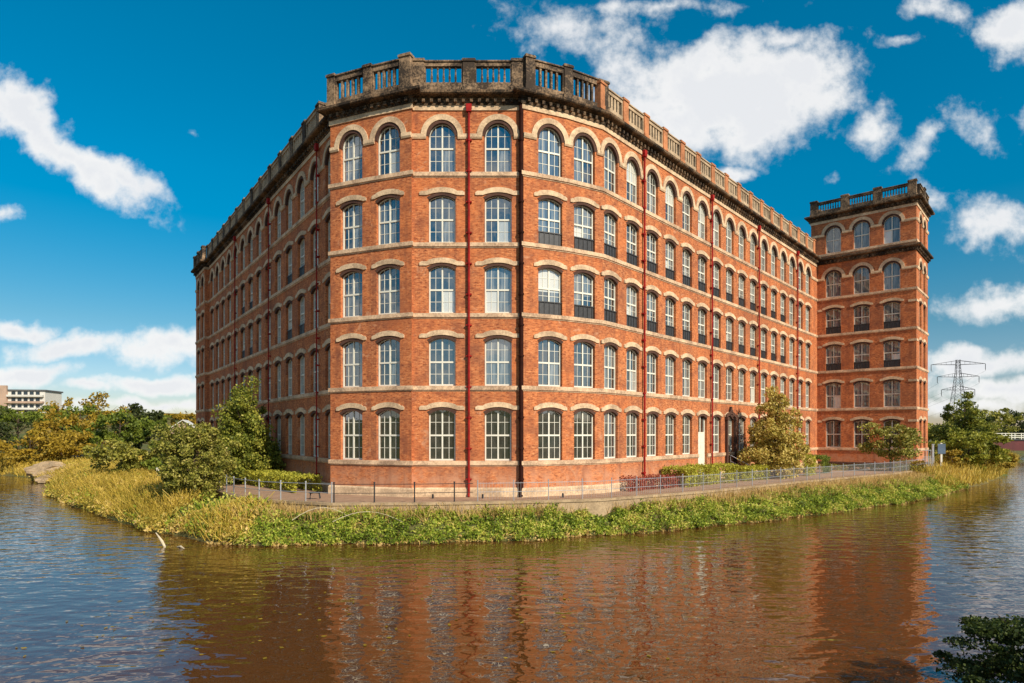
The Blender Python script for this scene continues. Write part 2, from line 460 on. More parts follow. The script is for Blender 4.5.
def place_windows(root, specs, limit):
    """specs: list of (pos, rz, w, h, kind, jul, door, half, size) ; the largest `limit` are parts, the rest one part"""
    specs = sorted(specs, key=lambda q: -q[8])
    for q in specs[:limit]:
        pos, rz = q[0], q[1]; ms = win_meshes(*q[2:8])
        o = link('doorway' if q[6] else 'window', ms['f'][1], root, pos, rz)
        link('pane', ms['p'][1], o); link('stone_hood', ms['a'][1], o)
        if ms['j']: link('balcony_panel', ms['j'][1], o)
        if ms['d']: link('door_leaf', ms['d'][1], o)
    rest = specs[limit:]
    if rest:
        mb = MB()
        for q in rest:
            ms = win_meshes(*q[2:8])
            for key, mi in (('f', 0), ('p', 1), ('a', None), ('j', 4), ('d', 0)):
                if not ms[key]: continue
                src = ms[key][0]
                if key == 'a':
                    t = MB(); t.add(src); t.mi = [2 + i for i in src.mi]; mb.add(t, q[0], q[1])
                else: mb.add(src, q[0], q[1], mi)
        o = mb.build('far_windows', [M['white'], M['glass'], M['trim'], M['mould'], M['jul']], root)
        tag(o, kind='stuff')

# ------------------------------------------------------------------ MILL plan (x right, y away from camera)
dL = np.array((.575, -.818)); dL /= np.linalg.norm(dL)     # left wall, travelling toward the front
nL = np.array((dL[1], -dL[0]))                             # outward (left, toward camera)
baseL = np.array((-10.98, 40.48))
Q0 = np.array((-11.37, 40.2)); Q1 = np.array((-8.57, 39.0)); Q2 = np.array((-5.95, 38.0))
C0 = np.array((-5.95, 38.25)); C1 = np.array((.68, 38.25)); R0 = np.array((.68, 38.05)); R1 = np.array((3.3, 39.2)); R2 = np.array((5.73, 40.65))
dR = np.array((.659, .752)); dR /= np.linalg.norm(dR)
J = R2 + dR * 45.1
LS = baseL - dL * .29                                       # where the left wall meets the front pavilion
LE = baseL - dL * 42.9
PE0 = LE + nL * .45; PE1 = baseL - dL * 49.0 + nL * .45
LB = PE1 - nL * 18; JB = J + np.array((-dR[1], dR[0])) * 18
outline = [PE1, PE0, LE, LS, Q0, Q1, Q2, C0, C1, R0, R1, R2, J]
SILL = [3.85, 8.32, 12.65, 16.85, 21.05]
HT = [3.08, 2.90, 2.87, 2.86, 2.97]
ZB = [1.2, 8.02, 12.35, 16.55, 20.75, 25.75]
def rows(w=W): return [(s, h, 'round' if i == 4 else 'seg', w) for i, (s, h) in enumerate(zip(SILL, HT))]
mill = empty('mill_building', (0, 38.25, GZ))
tag(mill, 'huge five-storey red brick mill with curved front, cream arches and stone balustrade', 'mill')
bpy.context.view_layer.update()
def child(mb_or_mesh, name, mats, root, off):
    o = mb_or_mesh.build(name, mats, root); o.location = (-off[0], -off[1], -off[2]); return o
OFF = (0, 38.25, GZ)

segs = []   # (a, b, cols, half, juliet rows fn, width)
def add_seg(mb, a, b, ss, special={}, w=W):
    cols = [(s, special.get(i, {})) for i, s in enumerate(ss)]
    wall_segment(mb, a, b, cols, ZB, rows(w), uv0=float(a[0] * 3.1))
specs = []
def add_specs(a, b, ss, half, julf, skip=(), w=W, specs=specs, rowlist=None, off=OFF, door=()):
    a = np.array(a); b = np.array(b); d = (b - a) / np.linalg.norm(b - a); rz = math.atan2(d[1], d[0])
    n = np.array((d[1], -d[0]))
    for i, s in enumerate(ss):
        p = a + d * s
        for r, (sill, h, kind, ww) in enumerate(rowlist or rows(w)):
            view = -np.array((p[0], p[1])); dist = np.linalg.norm(view); vis = max(.02, (n @ view) / dist)
            size = vis / dist ** 2
            specs.append(((p[0] - off[0], p[1] - off[1], sill - off[2]), rz, w, h, kind, bool(julf(i, r)), (sill - 2.25) if (i, r) in door else 0.0, half, size))

SR = [1.0 + 2.71 * i for i in range(16)]
SLp = [-(1.5 + 3.038 * i) for i in range(14)]
# left wall runs LE -> LS
LLen = np.linalg.norm(LS - LE)
SL = sorted([LLen - (1.5 + 3.038 * i - .29) for i in range(14)])
wl = MB(); add_seg(wl, LE, LS, SL); child(wl, 'wall', M['brick'], mill, OFF)
nojul = lambda i, r: False
def mid(a, b):
    m = np.linalg.norm(b - a) / 2
    return [m + (.36 if a is R0 else .08 if a is Q0 else -.2 if a is Q1 else 0)]
add_specs(LE, LS, SL, 1.25, lambda i, r: r in (2, 3) and (13 - i) in (2, 3, 7, 8))
wp = MB(); add_seg(wp, PE1, PE0, [2.0, 4.75]); 
wall_segment(wp, PE0, LE, [], ZB, []) if False else None
def plain(mb, a, b, z0=1.2, z1=25.75):
    L = float(np.linalg.norm(np.array(b) - np.array(a)))
    mb.face([(a[0], a[1], z0), (b[0], b[1], z0), (b[0], b[1], z1), (a[0], a[1], z1)], [(0, z0), (L, z0), (L, z1), (0, z1)])
plain(wp, PE0, LE); plain(wp, LB, PE1)
child(wp, 'wall', M['brick'], mill, OFF); add_specs(PE1, PE0, [2.0, 4.75], 1.2, nojul)
wf = MB()
plain(wf, LS, Q0)
for a, b in ((Q0, Q1), (Q1, Q2)):
    m = mid(a, b)[0]; add_seg(wf, a, b, [m]); add_specs(a, b, [m], 1.12, nojul)
plain(wf, Q2, C0)
add_seg(wf, C0, C1, [1.78, 5.12]); add_specs(C0, C1, [1.78, 5.12], 1.35, nojul)
plain(wf, C1, R0)
for a, b in ((R0, R1), (R1, R2)):
    m = mid(a, b)[0]; add_seg(wf, a, b, [m]); add_specs(a, b, [m], 1.12, lambda i, r: r in (2, 3))
child(wf, 'wall', M['brick'], mill, OFF)
wr = MB(); add_seg(wr, R2, J, SR, {5: {0: 2.25}}); child(wr, 'wall', M['brick'], mill, OFF)
add_specs(R2, J, SR, 1.17, lambda i, r: r in (2, 3) and i < 13, door=((5, 0),))
wb = MB(); plain(wb, J, JB); plain(wb, JB, LB); child(wb, 'wall', M['brick'], mill, OFF)
place_windows(mill, specs, 100)
rf = MB(); ring = [PE1, PE0, LE, LS, Q0, Q1, Q2, C0, C1, R0, R1, R2, J, JB, LB]
rf.face([(p[0], p[1], 25.5) for p in ring]); child(rf, 'roof', M['roof'], mill, OFF)

def band(prof, pts=outline, name='string_course', mat='sill', root=mill, off=OFF):
    mb = MB(); sweep(mb, pts, prof); return child(mb, name, M[mat], root, off)
# base plinth, sill bands
band([(-.02, 1.2), (.10, 1.2), (.10, 2.15), (.04, 2.25), (-.02, 2.25)], name='plinth', mat='trim')
def sill_profile(z): return [(-.02, z - .33), (.03, z - .33), (.04, z - .28), (.10, z - .25), (.10, z - .02), (-.02, z - .002)]
for s in SILL[0:]:
    if s == SILL[0]:
        k = SR[5]; a_, b_ = R2 + dR * (k - W / 2), R2 + dR * (k + W / 2)   # interrupted by the doorway
        mb = MB(); sweep(mb, outline[:-1] + [a_], sill_profile(s)); sweep(mb, [b_, J], sill_profile(s)); child(mb, 'string_course', M['sill'], mill, OFF)
    else: band(sill_profile(s))
# impost band between the round arches on the top floor
zi = SILL[4] + HT[4] - W / 2
imp_root = (mill, OFF)
def impost(mb, a, b, ss, w=W, z=zi):
    a = np.array(a); b = np.array(b); L = np.linalg.norm(b - a); d = (b - a) / L
    e = [0.0]
    for s in ss: e += [s - w / 2 - .13, s + w / 2 + .13]
    e.append(L)
    for s0, s1 in zip(e[0::2], e[1::2]):
        if s1 - s0 > .05:
            m2 = MB(); sweep(m2, [a + d * s0, a + d * s1], [(-.02, z - .20), (.06, z - .20), (.11, z - .10), (.11, z + .09), (-.02, z + .09)]); child(m2, 'impost', M['trim'], *imp_root)
for a, b, ss in ((PE1, PE0, [2.0, 4.75]), (LE, LS, SL), (Q0, Q1, mid(Q0, Q1)), (Q1, Q2, mid(Q1, Q2)), (C0, C1, [1.78, 5.12]), (R0, R1, mid(R0, R1)), (R1, R2, mid(R1, R2)), (R2, J, SR)):
    impost(mb, a, b, ss)
# architrave + cornice + dentils
def cornice(pts, z, root, off, mat='cornice', arch=True, proj=.6):
    if arch: band([(-.02, z - .45), (.07, z - .45), (.07, z - .16), (-.02, z - .16)], pts, 'architrave', 'trim', root, off)
    mb = MB()
    sweep(mb, pts, [(-.02, z + .16), (.18, z + .16), (.18, z + .24), (proj - .06, z + .30), (proj, z + .36), (proj, z + .50), (proj - .10, z + .56), (-.02, z + .62)])
    sweep(mb, pts, [(-.02, z - .156), (.12, z - .156), (.12, z + .156), (-.02, z + .156)])
    for a, b in zip(pts[:-1], pts[1:]):
        a = np.array(a); b = np.array(b); L = np.linalg.norm(b - a)
        if L < 1: continue
        d = (b - a) / L; rz = math.atan2(d[1], d[0]); n = max(1, int(L / .46))
        for i in range(n):
            p = a + d * ((i + .5) * L / n); t = MB(); t.box(-.085, .085, -.32, -.11, -.06, .15); mb.add(t, (p[0], p[1], z), rz)
    return child(mb, 'cornice', M[mat], root, off)
CZ = 25.15
cornice(outline, CZ, mill, OFF)

def pier(root, off, p, d, z0, w, h, mat, t=.44, cap=.10):
    rz = math.atan2(d[1], d[0]); mb = MB()
    mb.box(-w / 2, w / 2, -t / 2, t / 2, z0, z0 + h - .18); mb.box(-w / 2 - cap * .6, w / 2 + cap * .6, -t / 2 - cap * .6, t / 2 + cap * .6, z0 + h - .18, z0 + h - .05)
    mb.box(-w / 2 - .02, w / 2 + .02, -t / 2 - .02, t / 2 + .02, z0 + h - .05, z0 + h); mb.box(-w / 2 - .04, w / 2 + .04, -t / 2 - .04, t / 2 + .04, z0, z0 + .28) if cap > .05 else None
    o = mb.build('parapet_pier', M[mat], root, (p[0] - off[0], p[1] - off[1], -off[2]), rz)
    return o
def baluster(mb, x, z0, z1, fat=.075):
    h = z1 - z0; prof = [(0, fat * 1.15), (.10, fat * 1.15), (.14, fat * .7), (.35, fat * 1.05), (.62, fat * .62), (.86, fat * .6), (.90, fat * 1.15), (1, fat * 1.15)]
    mb.tube([(x, 0, z0 + h * q) for q, _ in prof], [r for _, r in prof], 6, caps=False)
def balustrade(root, off, a, b, z0, mat, nb, z_a=.42, z_b=1.22, top=1.48, wide=.12, solid_end=.10):
    a = np.array(a); b = np.array(b); L = float(np.linalg.norm(b - a)); d = (b - a) / L; rz = math.atan2(d[1], d[0]); p = (a + b) / 2
    mb = MB(); h = L / 2
    mb.box(-h, h, -.17, .17, z0, z0 + z_a); mb.box(-h, h, -.15, .15, z0 + z_b, z0 + top - .08); mb.box(-h, h, -.22, .22, z0 + top - .08, z0 + top)
    mb.box(-h, -h + solid_end, -.14, .14, z0 + z_a, z0 + z_b); mb.box(h - solid_end, h, -.14, .14, z0 + z_a, z0 + z_b)
    n = nb; x0, x1 = -h + solid_end, h - solid_end
    for i in range(1, n):
        x = x0 + (x1 - x0) * i / n
        if wide < .1: baluster(mb, x, z0 + z_a, z0 + z_b)
        else: mb.box(x - wide / 2, x + wide / 2, -.10, .10, z0 + z_a, z0 + z_b)
    return mb.build('balustrade', M[mat], root, (p[0] - off[0], p[1] - off[1], -off[2]), rz)
BZ = CZ + .60
def run(root, off, a, b, stations, pw, mat_p, mat_b, nb, out=.08, h=1.72, ends=True, **kw):
    a = np.array(a, float); b = np.array(b, float); L = np.linalg.norm(b - a); d = (b - a) / L; n = np.array((d[1], -d[0]))
    for s in stations: pier(root, off, a + d * s + n * out, d, BZ if 'z0' not in kw else kw['z0'], pw, h, mat_p)
    z0 = kw.get('z0', BZ)
    for s0, s1 in zip(stations[:-1], stations[1:]):
        balustrade(root, off, a + d * (s0 + pw / 2 - .01) + n * out, a + d * (s1 - pw / 2 + .01) + n * out, z0, mat_b, nb, **{k: v for k, v in kw.items() if k != 'z0'})
PK = dict(wide=.13, z_a=.36, z_b=1.50, top=1.88)
# right wall
run(mill, OFF, R2, J, [1.0 + 1.355 + 2.71 * k for k in range(-1, 16)], .62, 'pierbrick', 'para2', 5, h=1.74, wide=.20, top=1.60, z_b=1.30, z_a=.45)
# left wall
kl = [LLen - (1.5 - .29 + 1.519 + 3.038 * k) for k in range(-1, 14)][::-1]
run(mill, OFF, LE, LS, [k for k in kl if 0 < k < LLen], .62, 'para', 'para2', 5, h=1.74, wide=.20, top=1.60, z_b=1.30, z_a=.45)
run(mill, OFF, PE1, PE0, [.3, 2.9, 5.8], .7, 'para', 'para', 5)
# pavilions and centre
def L_(a, b): return np.linalg.norm(b - a)
run(mill, OFF, Q0, Q1, [.28, L_(Q0, Q1) - .05], .56, 'para', 'para', 5, h=2.0, out=.12, **PK)
run(mill, OFF, Q1, Q2, [L_(Q1, Q2) - .28], .72, 'para', 'para', 5, h=2.1, out=.12)
dd = (Q2 - Q1) / L_(Q1, Q2); nn = np.array((dd[1], -dd[0])) * .12
balustrade(mill, OFF, Q1 + dd * .22 + nn, Q2 - dd * .63 + nn, BZ, 'para', 5, **PK)
run(mill, OFF, C0, C1, [.38, 3.39, 6.28], .70, 'para', 'para', 6, h=1.93, out=.05, wide=.09, z_a=.52, z_b=1.50, top=1.82)
run(mill, OFF, R0, R1, [.30, L_(R0, R1) + .0], .56, 'para', 'para', 5, h=2.08, out=.12, **PK)
dd = (R2 - R1) / L_(R1, R2); nn = np.array((dd[1], -dd[0])) * .12
balustrade(mill, OFF, R1 + dd * .27 + nn, R2 - dd * .5 + nn, BZ, 'para', 5, **PK)
pier(mill, OFF, R2 - dd * .15 + nn, dd, BZ, .75, 1.9, 'para')

# ------------------------------------------------------------------ drainpipes
def drainpipe(a, b, s, mat, r=.075, ztop=24.75, zbot=GZ, label=None, out=.17, hopper=True):
    a = np.array(a); b = np.array(b); d = (b - a) / np.linalg.norm(b - a); n = np.array((d[1], -d[0])); p = a + d * s; rz = math.atan2(d[1], d[0])
    mb = MB()
    mb.tube([(0, -out, zbot + .25), (0, -out, ztop)], r, 8)
    mb.tube([(0, -out, zbot + .28), (0, -out - .12, zbot + .02)], r, 8)
    z = zbot + 1.0
    while z < ztop - .5:
        mb.tube([(0, -out, z), (0, -out, z + .12)], r * 1.35, 8); mb.box(-.17, .17, -out - .02, -.0, z + .02, z + .09); z += 1.83
    if hopper:
        mb.box(-.17, .17, -out - .12, -.05, ztop, ztop + .24); mb.box(-.15, .15, -out - .12, -.07, ztop - .2, ztop)
    o = mb.build('drainpipe', M[mat], mill, (p[0] - OFF[0], p[1] - OFF[1], -OFF[2]), rz)
    if label: o['label'] = label
drainpipe(C0, C1, 3.39, 'redpipe', .068)
drainpipe(C0, C1, 6.50, 'brownpipe', .125, label='thick dark brown drainpipe', hopper=False, ztop=25.0)
for s in (5.0, 16.0, 26.4, 37.6): drainpipe(R2, J, s, 'redpipe', .068)
for s in (3.6 - .29, 15.9 - .29, 28.5 - .29): drainpipe(LE, LS, LLen - s, 'redpipe', .045)

# ornate entrance surround + steps on right wall (8th bay)
p = R2 + dR * SR[7]; rzR = math.atan2(dR[1], dR[0])
mb = MB()
for sx in (-1, 1):
    mb.box(sx * .92 - .14, sx * .92 + .14, -.22, -.012, 1.9, 6.6); mb.box(sx * .92 - .2, sx * .92 + .2, -.28, -.012, 6.6, 6.85); mb.box(sx * .92 - .2, sx * .92 + .2, -.28, -.012, 1.75, 2.3)
t = arch_mb(1.56, 3.05, 'seg', 1.1); mb.add(t, (0, -.1, SILL[0] + .02))
o = mb.build('entrance_surround', M['mould'], mill, (p[0] - OFF[0], p[1] - OFF[1], -OFF[2]), rzR)
mb = MB()
mb.box(-.3, .3, -.22, -.012, 6.9, 7.0)
for i in range(6):
    z = 7.0 + i * .13; hw = [.24, .32, .34, .26, .18, .10][i]; mb.box(-hw, hw, -.17 - .02 * (i % 2), -.012, z, z + .125)
mb.build('carved_crest', M['redpipe'] if False else M['mould'], mill, (p[0] - OFF[0], p[1] - OFF[1], -OFF[2]), rzR)

# ------------------------------------------------------------------ TOWER
dT = np.array((.752, -.659)); dT /= np.linalg.norm(dT)
T0 = np.array((35.45, 74.5)) - dT * .7; T1 = T0 + dT * 10.54
dS = np.array((.659, .752)); dS /= np.linalg.norm(dS)
T2 = T1 + dS * 7.0; T3 = T0 + dS * 7.0
TOFF = (T1[0], T1[1], GZ)
tower = empty('mill_tower', (T1[0], T1[1], GZ)); tag(tower, 'square six-storey red brick tower with two stone cornices at the far end of the mill', 'tower')
TSILL = [3.85, 8.32, 12.65, 16.85, 21.05, 26.1]; THT = [3.08, 2.90, 2.87, 2.86, 2.97, 3.0]; TZB = [1.2, 8.02, 12.35, 16.55, 20.75, 25.6, 30.6]
def trows(w): return [(s, h, 'round' if i >= 4 else 'seg', w) for i, (s, h) in enumerate(zip(TSILL, THT))]
tf = [2.39, 5.29, 8.24]; ts = [2.3, 4.75]
tower_style = True
tmb = MB(); wall_segment(tmb, T0, T1, [(s, {}) for s in tf], TZB, trows(W), 5.0); child(tmb, 'wall', M['brick'], tower, TOFF)
tmb = MB(); wall_segment(tmb, T1, T2, [(s, {}) for s in ts], TZB, trows(1.3), 2.0); child(tmb, 'wall', M['brick'], tower, TOFF)
tmb = MB(); plain(tmb, T2, T3, 1.2, 30.6); plain(tmb, T3, T0, 1.2, 30.6); child(tmb, 'wall', M['brick'], tower, TOFF)
tsp = []
add_specs(T0, T1, tf, 1.15, lambda i, r: r in (2, 3), specs=tsp, rowlist=trows(W), off=TOFF)
add_specs(T1, T2, ts, 1.05, lambda i, r: False, w=1.3, specs=tsp, rowlist=trows(1.3), off=TOFF)
place_windows(tower, tsp, 100)
tout = [T0, T1, T2]
tall = [T3, T0, T1, T2, T3]
band([(-.02, 1.2), (.10, 1.2), (.10, 2.15), (.04, 2.25), (-.02, 2.25)], tout, 'plinth', 'mould', tower, TOFF)
for s in TSILL: band(sill_profile(s), tout, root=tower, off=TOFF)
imp_root = (tower, TOFF)
for z in (TSILL[4] + THT[4] - W / 2, TSILL[5] + THT[5] - W / 2):
    impost(mb, T0, T1, tf, W, z); impost(mb, T1, T2, ts, 1.3, z)
mb = MB()   # cream corner bands beside the windows' hoods
for z in (6.72, 11.0, 15.3, 19.5):
    sweep(mb, [T1 - dT * .75, T1, T1 + dS * 1.0], [(-.02, z), (.055, z), (.055, z + .24), (-.02, z + .24)])
    sweep(mb, [T0 + dT * .72, T0 + dT * 1.2], [(-.02, z), (.055, z), (.055, z + .24), (-.02, z + .24)])
child(mb, 'corner_band', M['trim'], tower, TOFF)
cornice(tall, 25.05, tower, TOFF, arch=False, proj=.5)
cornice(tall, 30.1, tower, TOFF, proj=.6)
mb = MB(); mb.face([(q[0], q[1], 30.4) for q in (T0, T1, T2, T3)]); child(mb, 'roof', M['roof'], tower, TOFF)
for a, b in ((T0, T1), (T1, T2), (T2, T3), (T3, T0)):
    L = L_(a, b)
    run(tower, TOFF, a, b, [.35, L * .345, L * .655, L - .35] if L > 9 else [L * .5], .75, 'para', 'para', 9, h=1.75, out=.05, z0=30.65, wide=.08, z_a=.45, z_b=1.2)
    if L < 9:
        d = (b - a) / L
        n = np.array((d[1], -d[0])) * .05
        for s0, s1 in ((.75, L * .5 - .37), (L * .5 + .37, L - .75)): balustrade(tower, TOFF, a + d * s0 + n, a + d * s1 + n, 30.65, 'para', 7, wide=.08, z_a=.45, z_b=1.2)

# ------------------------------------------------------------------ TERRAIN
shore = [(-4000, 110), (-160, 96), (-90, 85), (-67, 83.5), (-60, 80), (-56, 75), (-48.8, 68.5), (-43.2, 61.5), (-41.7, 57.9), (-36, 51), (-30.8, 46.5), (-26, 41.5), (-22, 37.6), (-18.4, 34.6), (-15.5, 32.2),
         (-13.0, 31.4), (-10.4, 31.6), (-5.5, 31.9), (-3.1, 32.2), (1.5, 33.2), (7.75, 35.8), (14.5, 39.3), (23.8, 45.5), (34.7, 53.5), (41.7, 60.5), (51, 69.5), (63, 82), (78, 101), (150, 185),
         (170, 175), (97, 119), (104, 108), (130, 100), (4000, 90), (4000, 4500), (-4000, 4500)]
near = [(-4000, -4500), (4000, -4500), (4000, 30), (30, 22), (14, 15.2), (10.2, 12.2), (8.6, 11.2), (5, 9.0), (0, 5), (-30, 3), (-4000, -10)]
def poly_sd(poly, X, Y):
    """signed distance, + inside"""
    P = np.array(poly, float); Q = np.roll(P, -1, 0)
    D = np.full(X.shape, 1e9); ins = np.zeros(X.shape, bool)
    for (ax, ay), (bx, by) in zip(P, Q):
        ex, ey = bx - ax, by - ay; t = np.clip(((X - ax) * ex + (Y - ay) * ey) / (ex * ex + ey * ey), 0, 1)
        D = np.minimum(D, np.hypot(X - ax - t * ex, Y - ay - t * ey))
        c = ((ay > Y) != (by > Y)) & (X < (bx - ax) * (Y - ay) / (by - ay + 1e-12) + ax); ins ^= c
    return np.where(ins, D, -D)
def ss(x): x = np.clip(x, 0, 1); return x * x * (3 - 2 * x)
def wob(X, Y): return .35 * np.sin(X * .9 + 1.3 * np.sin(Y * .6)) + .25 * np.sin(X * 2.3 + Y * 1.7) + .12 * np.sin(X * 5.1 - Y * 3.3)
def terrain(X, Y):
    d1 = poly_sd(shore, X, Y) + .55 * wob(X, Y) ; d2 = poly_sd(near, X, Y)
    h1 = np.where(d1 > 0, .12 * ss(d1 / .25) + .95 * ss(d1 / 2.3) + .35 * ss((d1 - 2) / 6), -np.minimum(1.2, -d1 * .5))
    h2 = np.where(d2 > 0, .5 * ss(d2 / 2.0) + 1.2 * ss((d2 - 3) / 6) + 9 * ss((d2 - 10) / 60), -np.minimum(1.2, -d2 * .5))  # unseen rise behind the camera, added to darken low window reflections
    hill = 15 * ss((Y - 170) / 160) * ss((-X - 60) / 120) * ss((420 - Y) / 60 + .5)
    h = np.maximum(h1, h2) + np.where(d1 > 0, hill + .06 * wob(X * 1.7, Y * 1.9) * ss(d1 / 2), 0)
    return h
def axis(f0, f1, step, lo, hi):
    a = list(np.arange(f0, f1 + 1e-6, step)); s = step; x = f1
    while x < hi: s *= 1.28; x += s; a.append(min(x, hi + 1))
    s = step; x = f0; pre = []
    while x > lo: s *= 1.28; x -= s; pre.append(max(x, lo - 1))
    return np.array(pre[::-1] + a)
gx = axis(-62, 86, .7, -3800, 3800); gy = axis(4, 104, .7, -3800, 4200)
GX, GY = np.meshgrid(gx, gy); GH = terrain(GX, GY)
nx, ny = len(gx), len(gy)
def np_mesh(name, co, quads, mat, tris=False, smooth=False):
    me = bpy.data.meshes.new(name); k = 3 if tris else 4
    me.vertices.add(len(co)); me.vertices.foreach_set('co', co.astype('f').ravel())
    me.loops.add(len(quads) * k); me.loops.foreach_set('vertex_index', quads.astype('i').ravel())
    me.polygons.add(len(quads)); me.polygons.foreach_set('loop_start', np.arange(0, len(quads) * k, k, dtype='i'))
    try: me.polygons.foreach_set('loop_total', np.full(len(quads), k, 'i'))
    except Exception: pass
    if smooth: me.polygons.foreach_set('use_smooth', np.ones(len(quads), bool))
    me.materials.append(mat); me.update(calc_edges=True); me.validate(); return me
idx = np.arange(nx * ny).reshape(ny, nx)
q = np.stack([idx[:-1, :-1], idx[:-1, 1:], idx[1:, 1:], idx[1:, :-1]], -1).reshape(-1, 4)
g = link('ground', np_mesh('ground', np.stack([GX, GY, GH], -1).reshape(-1, 3), q, M['ground'], smooth=True)); tag(g, kind='structure')
mb = MB(); mb.face([(-3700, -3700, 0), (3700, -3700, 0), (3700, 4100, 0), (-3700, 4100, 0)])
tag(mb.build('river', M['water']), kind='structure')

# path
edge = [(-47, 82), (-40.5, 71), (-27, 52.5), (-20.3, 43.2), (-16.8, 38.6), (-14.2, 36.2), (-9.6, 34.3), (-4.9, 34.5), (.7, 35.4), (5, 36.5), (12.1, 41.2), (21.9, 49.3), (36, 60.2), (46.5, 70.3), (52, 77)]
inner = [(60, 100), (-30, 110)]
mb = MB(); mb.face([(x, y, GZ) for x, y in edge + inner])
tag(mb.build('path', M['paving']), kind='structure')
# river wall under the path edge with coping
def off_edge(pts): return pts
mb = MB(); sweep(mb, edge, [(-.35, .7), (.02, .6), (.0, 1.62), (.06, 1.62), (.06, GZ + .06), (-.35, GZ + .06)])
tag(mb.build('retaining_wall', M['wallstone']), 'low tan stone retaining wall with coping edging the riverside path', 'retaining wall')

# ------------------------------------------------------------------ railings
def walk(pts, step):
    P = [np.array(p, float) for p in pts]; out = []; carry = 0.0
    for a, b in zip(P[:-1], P[1:]):
        L = np.linalg.norm(b - a); s = carry
        while s < L: out.append((a + (b - a) * s / L, (b - a) / L)); s += step
        carry = s - L
    return out
def railing(name, pts, step, mat, h=1.0, rails=(.98, .5), mesh=False, post_r=.035, label='', rail_r=.018, grp='railings along the riverside path', z0=GZ + .06):
    o0 = pts[0]; root = empty(name, (o0[0], o0[1], z0)); tag(root, label, 'railing', grp)
    off = (o0[0], o0[1], z0)
    for p, d in walk(pts, step):
        mb = MB(); mb.tube([(0, 0, 0), (0, 0, h)], post_r, 6); mb.tube([(0, 0, h), (0, 0, h + .05)], post_r * 1.4, 6)
        mb.build('post', M[mat], root, (p[0] - off[0], p[1] - off[1], 0))
    for z in rails:
        mb = MB(); mb.tube([(p[0] - off[0], p[1] - off[1], z) for p in pts], rail_r, 5); mb.build('rail', M[mat], root)
    if mesh:
        mb = MB()
        for p, d in walk(pts, .16): mb.tube([(p[0] - off[0], p[1] - off[1], .08), (p[0] - off[0], p[1] - off[1], h - .05)], .006, 3, caps=False)
        mb.build('mesh_infill', M[mat], root)
    return root
def inset(pts, k=.2):
    P = [np.array(p, float) for p in pts]; out = []
    for i in range(len(P)):
        d = P[min(i + 1, len(P) - 1)] - P[max(i - 1, 0)]; d /= np.linalg.norm(d); out.append(P[i] - np.array((d[1], -d[0])) * k)
    return out
E = inset(edge)
railing('path_railing', E[3:7], 1.75, 'steel', label='pale grey two-rail post railing on the left part of the path', h=1.05)
railing('path_railing', [E[6], E[7], (E[7] + E[8]) / 2], 2.15, 'dark', label='thin dark post railing in front of the curved mill front', h=1.05, post_r=.04)
railing('path_railing', [(E[7] + E[8]) / 2 + np.array((.25, .05))] + E[8:14], 2.0, 'steel', mesh=True, post_r=.028, rail_r=.014, label='long grey steel mesh railing along the right side path', h=1.1)

# ------------------------------------------------------------------ FOLIAGE
def leaf_cloud(P, size, flat=.0, aspect=1.0, up=0.0):
    """one quad (leaf) at each point"""
    n = len(P); a = rng.normal(size=(n, 3)); a[:, 2] += up; a /= np.linalg.norm(a, axis=1)[:, None]
    b = rng.normal(size=(n, 3)); b -= (b * a).sum(1)[:, None] * a; b /= np.linalg.norm(b, axis=1)[:, None]; c = np.cross(a, b)
    s = (size * (.6 + .8 * rng.random(n)))[:, None]
    v = np.stack([P - b * s * .5 * aspect, P + c * s * .32, P + b * s * .5 * aspect, P - c * s * .32], 1).reshape(-1, 3)
    return v, np.arange(n * 4).reshape(-1, 4)
def crown_points(n, rx, ry, rz, clumps, shape='ball', tight=.26, seed=None, hollow=.35):
    """leaf positions gathered in uneven clumps; z from 0 (bottom) to 2rz"""
    cs = []
    while len(cs) < clumps:
        p = rng.uniform(-1, 1, 3); r = np.linalg.norm(p)
        if shape == 'cone':
            t = (p[2] + 1) / 2; lim = (1.06 - t) ** .8 * (min(1, .55 + t * 3)); rr = math.hypot(p[0], p[1])
            if rr > lim or rr < lim * .25: continue
        else:
            if r > 1 or r < hollow: continue
        cs.append(p)
    cs = np.array(cs); cs *= (1 + .12 * rng.normal(size=(len(cs), 1)))
    k = rng.integers(0, len(cs), n); rad = tight * (.5 + rng.random(len(cs)))
    d = rng.normal(size=(n, 3)); d /= np.linalg.norm(d, axis=1)[:, None]; d *= (rng.random(n) ** .5)[:, None]
    d[:, 2] *= .75
    Q = cs[k] + d * rad[k][:, None]
    Q = Q * np.array((rx, ry, rz)); Q[:, 2] += rz
    return Q
def tree_mesh_trunk(h, r, limbs, crown_h, spread):
    mb = MB(); mb.tube([(0, 0, -.3), (.03, 0, h * .25), (-.05, .04, h * .5), (.04, 0, h * .8), (0, 0, h * .95)], [r * 1.3, r, r * .8, r * .5, r * .15], 8)
    for i in range(limbs):
        a = i * 2.4 + rng.random(); z = h * (.28 + .5 * i / limbs); l = spread * (.5 + .4 * rng.random())
        mb.tube([(0, 0, z), (math.cos(a) * l * .5, math.sin(a) * l * .5, z + l * .35), (math.cos(a) * l, math.sin(a) * l, z + l * .8)], [r * .45, r * .28, r * .08], 5)
    return mb
